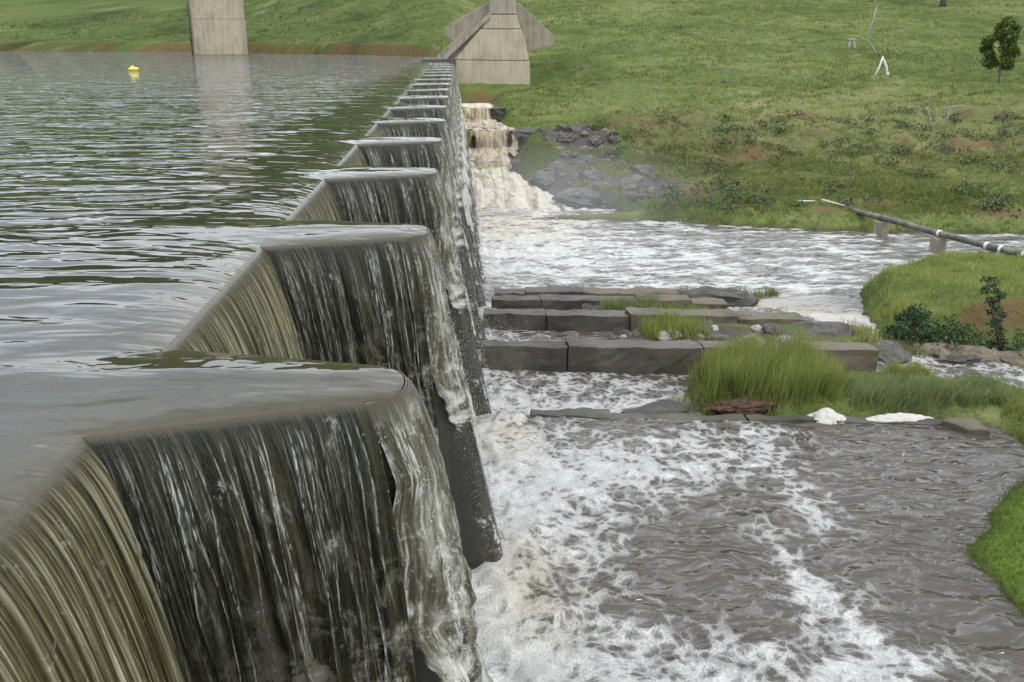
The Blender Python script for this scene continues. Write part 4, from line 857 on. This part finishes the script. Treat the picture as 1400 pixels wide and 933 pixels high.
clump([(4.35, 14.85), (5.0, 14.55), (6.5, 14.5), (6.75, 15.4), (6.6, 16.6), (4.75, 16.75), (4.4, 16.2)], 5600, 0.72, 'tall bright green grass clump in front of the tallest low wall', 300, 'grass', 0.014, 0.42, (0.1, -0.06))
clump([(6.7, 14.35), (8.9, 14.1), (9.9, 14.1), (9.6, 14.9), (8.4, 15.25), (6.8, 15.3)], 4600, 0.34, 'shorter grey green grass right of the tall clump', 310, 'grass_grey', 0.013, 0.55, (0.15, -0.08))
clump([(8.9, 13.5), (9.8, 13.1), (13.5, 12.9), (13.5, 13.6), (10.6, 14.4), (9.4, 14.6)], 3400, 0.42, 'long flopping grass at the right edge above the pool', 320, 'grass', 0.014, 0.9, (0.25, -0.35), 0.2)
clump([(3.55, 14.75), (4.3, 14.5), (4.6, 15.2), (4.3, 15.9), (3.8, 15.6)], 500, 0.30, 'low sparse grass at the left tip of the islet', 330, 'grass', 0.012, 0.5)
clump([(4.2, 14.75), (5.2, 14.6), (6.2, 14.38), (6.2, 14.6), (5.2, 14.8), (4.4, 15.0)], 600, 0.24, 'matted yellowish grass on the red earth of the islet', 335, 'grass', 0.013, 1.1, (0.1, -0.3), 0.35)
clump([(4.0, 18.9), (5.4, 18.7), (5.7, 19.9), (4.2, 20.1)], 1300, 0.46, 'bright grass clump among the rubble before the second wall', 340, 'grass', 0.016, 0.4)
clump([(5.4, 17.9), (8.2, 17.7), (8.2, 18.6), (5.6, 18.7)], 700, 0.34, 'sparse weedy grass behind the tallest low wall', 350, 'grass_grey', 0.016, 0.6, (0, 0), 0.3)
clump([(3.5, 22.1), (5.0, 21.8), (5.1, 22.8), (3.7, 22.9)], 900, 0.42, 'thin grass patch before the third low wall', 360, 'grass_grey', 0.018, 0.4)
clump([(4.6, 22.0), (6.2, 21.4), (6.3, 22.3), (4.8, 22.7)], 700, 0.20, 'short grass on the brown end of the third low wall', 365, 'grass', 0.018, 0.4)
clump([(8.35, 16.2), (9.3, 16.3), (9.2, 17.0), (8.4, 17.2)], 900, 0.34, 'green tuft at the right end of the tallest low wall', 370, 'grass', 0.014, 0.5)
clump([(8.7, 18.4), (9.5, 18.6), (9.4, 19.6), (8.8, 19.6)], 500, 0.34, 'dry yellow tuft on the dark rock by the stream', 380, 'grass', 0.016, 0.5, (0, 0), 0.6)
clump([(9.8, 18.9), (10.4, 18.7), (10.6, 19.6), (10.0, 19.9)], 500, 0.35, 'dark weeds at the left foot of the bank', 385, 'grass_grey', 0.016, 0.6, (0, 0), 0.3)
clump([(6.5, 26.0), (8.9, 25.9), (9.8, 26.6), (6.6, 27.0)], 1700, 0.40, 'thin green grass on and behind the rock in the channel', 390, 'grass_grey', 0.02, 0.4)

clump([(6.2, 13.62), (6.32, 13.62), (6.32, 13.74), (6.2, 13.74)], 45, 0.2, 'small dark plant standing alone in the pool before the foam', 395, 'grass_grey', 0.014, 0.6, (0, 0), 0.4)
# lawn at the right edge
q = in_poly([(5.65, 9.2), (6.0, 9.9), (6.6, 10.7), (7.7, 11.8), (8.8, 12.7), (11.5, 12.9), (11.5, 7.0), (6.0, 7.0), (5.8, 8.3)], 34000, 400)
gzv = ground_z(q[:, 0], q[:, 1]); keep = gzv > -4.24; q = q[keep]; gzv = gzv[keep]; r = np.random.default_rng(401); n = len(q)
tint = 0.42 + 0.5 * fbm(q[:, 0] / 0.6, q[:, 1] / 0.6, 3, 402) + r.normal(0, 0.15, n); tint = np.where(r.random(n) < 0.05, 1, np.clip(tint, 0, 0.85))
tag(blades('lawn_grass', q[:, 0], q[:, 1], gzv, r.uniform(0.05, 0.12, n), 0.010 * r.uniform(0.7, 1.3, n), tint, M['lawn'], 0.6, (0, 0), 403), 'bright green lawn sloping into the pool at the right edge', 'grass', kind='stuff')
# sprigs standing in the shallow water in front of it
q = in_poly([(5.2, 9.3), (6.0, 9.0), (6.9, 10.4), (6.6, 11.3), (5.8, 10.9)], 320, 405); r = np.random.default_rng(406); n = len(q)
tag(blades('water_grass', q[:, 0], q[:, 1], np.full(n, -4.2), r.uniform(0.05, 0.13, n), np.full(n, 0.008), r.uniform(0.2, 0.7, n), M['grass_grey'], 0.4, (0, 0), 407), 'sparse sprigs standing in the shallow water off the lawn', 'grass', kind='stuff')
# grass on the right bank
q = in_poly([(9.9, 20.4), (10.6, 22.0), (11.5, 24.6), (12.6, 27.2), (16.6, 30.1), (24, 29.8), (24, 20.0), (13, 20.6), (11, 20.0)], 26000, 410); gzv = ground_z(q[:, 0], q[:, 1]); r = np.random.default_rng(411); n = len(q)
tint = 0.55 + 0.35 * fbm(q[:, 0] / 1.3, q[:, 1] / 1.3, 3, 412) + r.normal(0, 0.13, n); tint = np.where(r.random(n) < 0.10, 1, np.clip(tint, 0, 0.86))
tag(blades('bank_grass', q[:, 0], q[:, 1], gzv, r.uniform(0.08, 0.26, n) * (1 + 1.6 * np.clip(fbm(q[:, 0] / 0.9, q[:, 1] / 0.9, 3, 414), -0.45, 1)), 0.020 * r.uniform(0.7, 1.3, n), tint, M['grass'], 0.7, (0.1, 0), 413), 'green and yellow grass covering the right bank', 'grass', kind='stuff')

# tussocks over the hillside
def scatter_hill(n, xlo, xhi, ylo, yhi, seed):
    r = np.random.default_rng(seed); y = ylo * (yhi / ylo) ** r.random(n); x = xlo * y + (xhi - xlo) * y * r.random(n); return x, y
hx, hy = scatter_hill(60000, -0.56, 0.70, 34.5, 150, 420)
hx2, hy2 = in_poly([(4, 39), (30, 35), (34, 46), (4, 52)], 16000, 421).T
hx = np.concatenate([hx, hx2]); hy = np.concatenate([hy, hy2])
ok = np.where(hx > -2, (hy > np.interp(hx, _sx, _sy) + 0.3) & ~((hx < np.interp(hy, _cwy, _cw) + 0.6) & (hy < 76)) & ~((hx > -1.8) & (hx < 6.2) & (hy > 75) & (hy < 85)) & ~((hx < 0.6) & (hy < 80)), hy > np.interp(hx, _lx, _ly) + 1.2 + 1.6 * np.random.default_rng(8).random(len(hy)))
ok &= (patches(hx, hy, RED) < 0.25 + 0.75 * np.random.default_rng(9).random(len(hx))) & (patches(hx, hy, ROCKY) < 0.55)
hx, hy = hx[ok], hy[ok]; hz = ground_z(hx, hy); r = np.random.default_rng(422); n = len(hx)
tt_ = 0.45 + 0.55 * fbm(hx / 14, hy / 14, 3, 423) + 0.35 * fbm(hx / 2.5, hy / 2.5, 3, 424); dryp = sstep(0.15, 0.5, fbm(hx / 4 + 9, hy / 4, 3, 425))
tt_ = tt_ - 0.28 * (1 - sstep(-12, 2, hx)); gulh = sstep(38, 42, hy) * (1 - sstep(58, 66, hy)) * sstep(5, 9, hx) * (0.4 + 0.6 * sstep(-0.2, 0.25, fbm(hx / 5, hy / 4, 3, 430)))
tt_ = np.where(r.random(n) < 0.03 + 0.28 * dryp + 0.22 * gulh, 1.0, np.clip(tt_, 0, 0.85))
sz = (0.14 + 0.17 * np.clip(0.5 + fbm(hx / 6, hy / 6, 3, 426), 0, 1)) * (0.7 + hy / 140)
K = 5
bx = np.repeat(hx, K) + r.normal(0, 1, n * K) * np.repeat(sz, K) * 0.55; by = np.repeat(hy, K) + r.normal(0, 1, n * K) * np.repeat(sz, K) * 0.55
bz = np.repeat(hz, K) - 0.03
tag(blades('hill_grass', bx, by, bz, np.repeat(sz, K) * r.uniform(0.5, 1.2, n * K), np.repeat(sz, K) * r.uniform(0.10, 0.26, n * K), np.repeat(tt_, K) + r.normal(0, 0.06, n * K) * (np.repeat(tt_, K) < 0.9), M['grass_hill'], 0.8, (0.1, 0), 427), 'rough green pasture grass covering the hillside', 'grass', kind='stuff')

# ------------------------------------------------------------------ trees and bushes
def leaf_cloud(name, centers, radii, per, size, mat, parent, seed, flat=0.8):
    r = np.random.default_rng(seed); P = []; TI = []
    for c_, rd in zip(centers, radii):
        m_ = int(per * (rd ** 2)); d_ = r.normal(0, 1, (m_, 3)); d_ /= np.linalg.norm(d_, axis=1)[:, None]; rad = rd * (0.35 + 0.65 * r.random((m_, 1)) ** 0.5) * (1 + 0.25 * r.normal(0, 1, (m_, 1)) * 0.5)
        P.append(np.array(c_) + d_ * rad * np.array([1, 1, flat])); TI.append(np.clip(0.45 + 0.25 * r.normal(0, 1, m_) + 0.25 * r.normal(), 0, 1))
    P = np.concatenate(P); TI = np.concatenate(TI); n = len(P); a = r.normal(0, 1, (n, 3)); a /= np.linalg.norm(a, axis=1)[:, None]; b = np.cross(a, r.normal(0, 1, (n, 3))); b /= np.linalg.norm(b, axis=1)[:, None] + 1e-6
    s = size * r.uniform(0.6, 1.3, (n, 1)); V = np.stack([P - a * s, P - b * s * 0.45, P + a * s, P + b * s * 0.45], 1).reshape(-1, 3)
    q = np.arange(n)[:, None] * 4 + np.arange(4)[None, :]; me = mesh_np(name, V, q); attr(me, 'tint', np.repeat(TI, 4)); return link(name, me, mat, parent)
def tree(label, x, y, h, width, seed, name='tree', bare=0.28, leafm='leaf', leaf=0.11, per=260, trunk_r=0.09):
    z = gz(x, y); e = empty(name, (x, y, z), label, 'tree'); r = random.Random(seed)
    p = [Vector((0, 0, -0.3))]; 
    for i in range(1, 7): p.append(Vector((r.uniform(-0.08, 0.08) * i / 3, r.uniform(-0.08, 0.08) * i / 3, h * 0.88 * i / 6)))
    tube('trunk', p, [trunk_r * (1 - 0.13 * i) for i in range(7)], M['bark'], e, 8)
    cs, rs = [], []
    for i in range(17):
        f = bare + (1 - bare) * (i + 0.5) / 17; zz_ = h * f * 0.97; an = i * 2.4 + r.uniform(-0.5, 0.5); wd = width * 0.5 * math.sin(math.pi * min(1, max(0.16, (f - bare) / (1 - bare) * 0.8 + 0.2))) ** 0.7
        rad = wd * r.uniform(0.45, 0.95); c_ = (math.cos(an) * rad, math.sin(an) * rad, zz_); cs.append(c_); rs.append(width * r.uniform(0.14, 0.22))
        st = Vector((0, 0, zz_ - rad * 0.9)); tube('limb', [st, (st + Vector(c_)) * 0.5 + Vector((0, 0, 0.05)), Vector(c_)], [trunk_r * 0.38, trunk_r * 0.28, trunk_r * 0.12], M['bark'], e, 5)
    leaf_cloud('crown', cs, rs, per, leaf, M[leafm], e, seed); return e
tree('young leafy tree standing alone on the green hillside at the right', 40.4, 69.0, 4.7, 2.7, 501, per=1900, leaf=0.11)
tree('tall tree cut off by the top edge, only its dark trunk showing', 61.1, 119.5, 11.5, 6.0, 502, bare=0.42, per=160, leaf=0.28, trunk_r=0.42)
def bush(label, x, y, h, w, seed, mat='leaf_dark', leaf=0.05, lean=(0, 0), n=14, name='bush', thin=False, per=900):
    z = gz(x, y); e = empty(name, (x, y, z), label, 'bush', 'bushes on the right bank'); r = random.Random(seed); cs, rs = [], []
    for i in range(n):
        f = (i + 0.6) / n; an = i * 2.4; wd = w * 0.5 * (math.sin(math.pi * (0.18 + 0.72 * f)) if not thin else (0.6 - 0.25 * f)); rad = wd * r.uniform(0.35, 1.0)
        c_ = Vector((math.cos(an) * rad + lean[0] * f, math.sin(an) * rad * 0.8 + lean[1] * f, h * f)); cs.append(tuple(c_)); rs.append(w * r.uniform(0.16, 0.26) * (0.8 if thin else 1))
        tube('stem', [Vector((r.uniform(-.05, .05), r.uniform(-.05, .05), -0.1)), c_ * 0.5 + Vector((0, 0, 0.03)), c_], [0.018, 0.012, 0.005], M['bark'], e, 5)
    leaf_cloud('foliage', cs, rs, per / (w * w) if thin else per, leaf, M[mat], e, seed); return e
bush('dense dark green bush at the left end of the bank', 10.35, 19.55, 1.05, 1.0, 511, n=18, per=2600)
bush('tall dark shrub leaning left above the red bank', 12.25, 19.05, 1.75, 0.8, 512, lean=(-0.45, 0.2), n=18, thin=True, per=1600)
bush('low light green herb bush between the dark bush and the shrub', 11.3, 19.4, 0.55, 1.2, 513, 'leaf_mid', 0.045, n=16, per=1500)
bush('dark little bush below the leaning shrub', 12.35, 18.6, 0.6, 0.5, 514, 'leaf_mid', 0.045, n=10, per=3000)
bush('dark bush cut by the right edge below the red bank', 13.1, 18.35, 0.75, 0.9, 515, 'leaf_dark', 0.05, n=14, per=2200)
bush('small leafy weeds at the foot of the red bank', 11.75, 19.0, 0.35, 0.8, 516, 'leaf_mid', 0.04, n=12, per=1600)

# dead wood
def dead(label, paths, mat, cat='branch', name='dead_branch'):
    base = paths[0][0]; e = empty(name, base[:2] + (gz(base[0], base[1]),), label, cat)
    for pts, rad in [(p_[0:-1], p_[-1]) for p_ in paths]:
        o_ = tube('branch', pts, [rad * (1 - 0.55 * i / max(1, len(pts) - 1)) for i in range(len(pts))], M[mat], None, 7); rel(o_, e)
    return e
z = gz(33.1, 72.3)
dead('white forked dead branch standing like an inverted V in the pasture', [[(33.3, 72.3, z - 0.1), (33.15, 72.3, z + 0.6), (32.85, 72.3, z + 1.15), (32.75, 72.3, z + 1.4), 0.13], [(32.3, 72.2, z - 0.05), (32.6, 72.25, z + 0.65), (32.78, 72.3, z + 1.35), 0.11], [(33.4, 72.2, z - 0.1), (33.25, 72.2, z + 0.15), 0.2]], 'dead')
z = gz(37.8, 84.0)
dead('thin bare dead sapling on the hillside with grey twigs', [[(37.6, 84, z - 0.1), (36.9, 84, z + 0.9), (36.5, 84, z + 1.3), (36.7, 84, z + 2.6), (37.0, 84, z + 4.2), 0.10], [(36.7, 84, z + 2.6), (37.1, 84, z + 3.1), (37.5, 84, z + 3.3), 0.04], [(36.75, 84, z + 3.0), (36.4, 84, z + 3.8), 0.035], [(36.5, 84, z + 1.3), (36.0, 84, z + 1.5), 0.06]], 'dead_grey', 'sapling', 'dead_sapling')
z = gz(37.0, 86.5)
dead('small pale stump with two prongs left of the dead sapling', [[(35.9, 86.5, z - 0.1), (35.95, 86.5, z + 1.0), 0.16], [(36.5, 86.5, z - 0.1), (36.3, 86.5, z + 0.95), 0.16], [(35.8, 86.5, z + 0.95), (36.55, 86.5, z + 1.0), 0.14]], 'dead_grey', 'stump', 'stump')
z = gz(27.4, 52.7)
dead('bare grey branches sticking up from the gully bank', [[(27.2, 52.5, z - 0.1), (27.0, 52.5, z + 0.7), (26.7, 52.5, z + 1.3), 0.05], [(27.2, 52.5, z), (27.5, 52.4, z + 0.6), 0.04], [(27.8, 52.6, z + 1.1), (28.6, 52.6, z + 1.3), (29.2, 52.6, z + 1.25), 0.05], [(28.0, 52.6, z - 0.1), (28.2, 52.6, z + 1.2), 0.05]], 'dead_grey')
z = gz(14.95, 38.5)
dead('short white stick lying on the far river bank, left one', [[(14.5, 38.6, z + 0.12), (15.25, 38.5, z + 0.14), 0.05]], 'dead', 'stick', 'stick')
z = gz(16.0, 38.0)
dead('longer white stick lying on the far river bank, sloping to the right', [[(15.5, 38.4, z + 0.22), (16.2, 37.6, z + 0.10), 0.05]], 'dead', 'stick', 'stick')

# ------------------------------------------------------------------ pipeline over the channel
pl = empty('pipeline', (17.2, 32, -5.6), 'dark pipeline on concrete supports crossing the channel at the right', 'pipeline')
pp = [(16.2, 40.5, -5.0), (16.55, 39.0, -5.0), (16.75, 35.2, -4.92), (17.25, 32.0, -4.86), (18.15, 30.0, -4.93), (19.1, 27.9, -5.0), (21.5, 23.0, -5.05)]
pp = [(16.0, 40.4, -5.15), (16.75, 35.2, -4.92), (17.45, 32.0, -4.9), (18.15, 30.0, -4.93), (18.75, 28.6, -4.96), (20.9, 23.2, -5.0)]
rel(tube('pipe', pp, [0.115] * 6, M['pipe'], None, 14), pl)
for i, (x, y, zt) in enumerate([(16.75, 35.2, -5.05), (17.45, 32.0, -5.04), (18.15, 30.0, -5.06), (18.62, 28.9, -5.08)]):
    s = 0.22
    o = rel(prism('support', [(x - s, y - s), (x + s, y - s), (x + s, y + s), (x - s, y + s)], -6.4, zt, M['conc_grey'], None, 'z', 0.03), pl)
def on_pipe(y):
    for a_, b_ in zip(pp[:-1], pp[1:]):
        if b_[1] <= y <= a_[1]:
            f = (a_[1] - y) / (a_[1] - b_[1]); return Vector(a_).lerp(Vector(b_), f), (Vector(b_) - Vector(a_)).normalized()
for y in (32.0, 30.05, 29.55, 28.75):
    c_, d_ = on_pipe(y); rel(tube('collar', [c_ - d_ * 0.05, c_ + d_ * 0.05], [0.135, 0.135], M['white'], None, 14), pl)

# ------------------------------------------------------------------ spray thrown from the fingers
r = np.random.default_rng(600); DP = []; DS = []
for k in range(9):
    y = fy(k); zf = floor_z(k); m_ = [2600, 2400, 1800, 1100, 900, 900, 700, 600, 500][k]
    f = r.random(m_) ** 0.7 * (-zf); t_ = np.sqrt(f / 4.9)
    x = XN + BATTER * f + np.abs(r.normal(0, 0.07, m_)) * (0.3 + f / 4) + 0.02 - 0.25 * (r.random(m_) < 0.45) * r.random(m_)
    yy = y - 0.08 + r.uniform(-0.35, 0.5, m_) - 0.1 * f * r.random(m_)
    zz_ = -0.1 - f + r.normal(0, 0.05, m_); DP.append(np.stack([x, yy, zz_], -1)); DS.append(r.uniform(0.0012, 0.0036, m_) * (1 + k * 0.25))
    m2 = m_ // 2; DP.append(np.stack([0.75 + r.normal(0, 0.30, m2), y + r.normal(0.1, 0.5, m2), zf + np.abs(r.normal(0, 0.18, m2))], -1)); DS.append(r.uniform(0.0012, 0.004, m2) * (1 + k * 0.25))
DP = np.concatenate(DP); DS = np.concatenate(DS); n = len(DP); okt = np.array([[1, 0, 0], [-1, 0, 0], [0, 1, 0], [0, -1, 0], [0, 0, 1.6], [0, 0, -1.6]])
V = (DP[:, None, :] + okt[None] * DS[:, None, None]).reshape(-1, 3); ft = np.array([[0, 2, 4], [2, 1, 4], [1, 3, 4], [3, 0, 4], [2, 0, 5], [1, 2, 5], [3, 1, 5], [0, 3, 5]])
T = (np.arange(n)[:, None, None] * 6 + ft[None]).reshape(-1, 3)
tag(link('spray', mesh_np('spray', V, None, T), M['spray']), 'white droplets thrown off the weir fingers', 'spray', kind='stuff')

# low scrub in the eroded lower slope
r = np.random.default_rng(700); cs, rs = [], []
for i in range(800):
    x = r.uniform(8, 46); y = np.interp(x, _sx, _sy) + r.uniform(1, 24) ** 1.0
    if fbm(np.array([x / 5.0]), np.array([y / 4.0]), 3, 701)[0] < 0.02: continue
    z = gz(x, y); w = r.uniform(0.14, 0.46)
    for j in range(3): cs.append((x + r.normal(0, w), y + r.normal(0, w), z + w * 0.35)); rs.append(w)
tag(leaf_cloud('scrub', cs, rs, 230, 0.085, M['leaf_scrub'], None, 702, 0.7), 'low dark weeds and scrub on the eroded lower hillside', 'scrub', kind='stuff')

# ------------------------------------------------------------------ spray mist hanging over the plunge pool
t = NT('mist'); t.t.nodes.remove(t.b)
pv = t.t.nodes.new('ShaderNodeVolumePrincipled'); pv.inputs['Color'].default_value = (0.95, 0.96, 0.97, 1); pv.inputs['Anisotropy'].default_value = 0.1
gr = t.n('ShaderNodeTexGradient', 1, p_gradient_type='SPHERICAL', Vector=t.n('ShaderNodeTexCoord', 3))
t.set(pv.inputs['Density'], t.math('MULTIPLY', t.math('POWER', gr, 1.2), 0.034))
t.t.links.new(pv.outputs[0], t.out.inputs['Volume']); M['mist'] = t.m
def mist(c_, rad):
    o = blob_mesh('mist', 1, 1, 1, M['mist'], None, (0, 0, 0), 0.0, 1, 3); o.location = c_; o.scale = rad; return tag(o, 'thin white spray mist drifting over the plunge pool', 'mist', kind='stuff')
mist((4.4, 39.0, -4.7), (7.5, 8.5, 2.9))
scene.cycles.volume_step_rate = 4.0; scene.cycles.volume_max_steps = 64
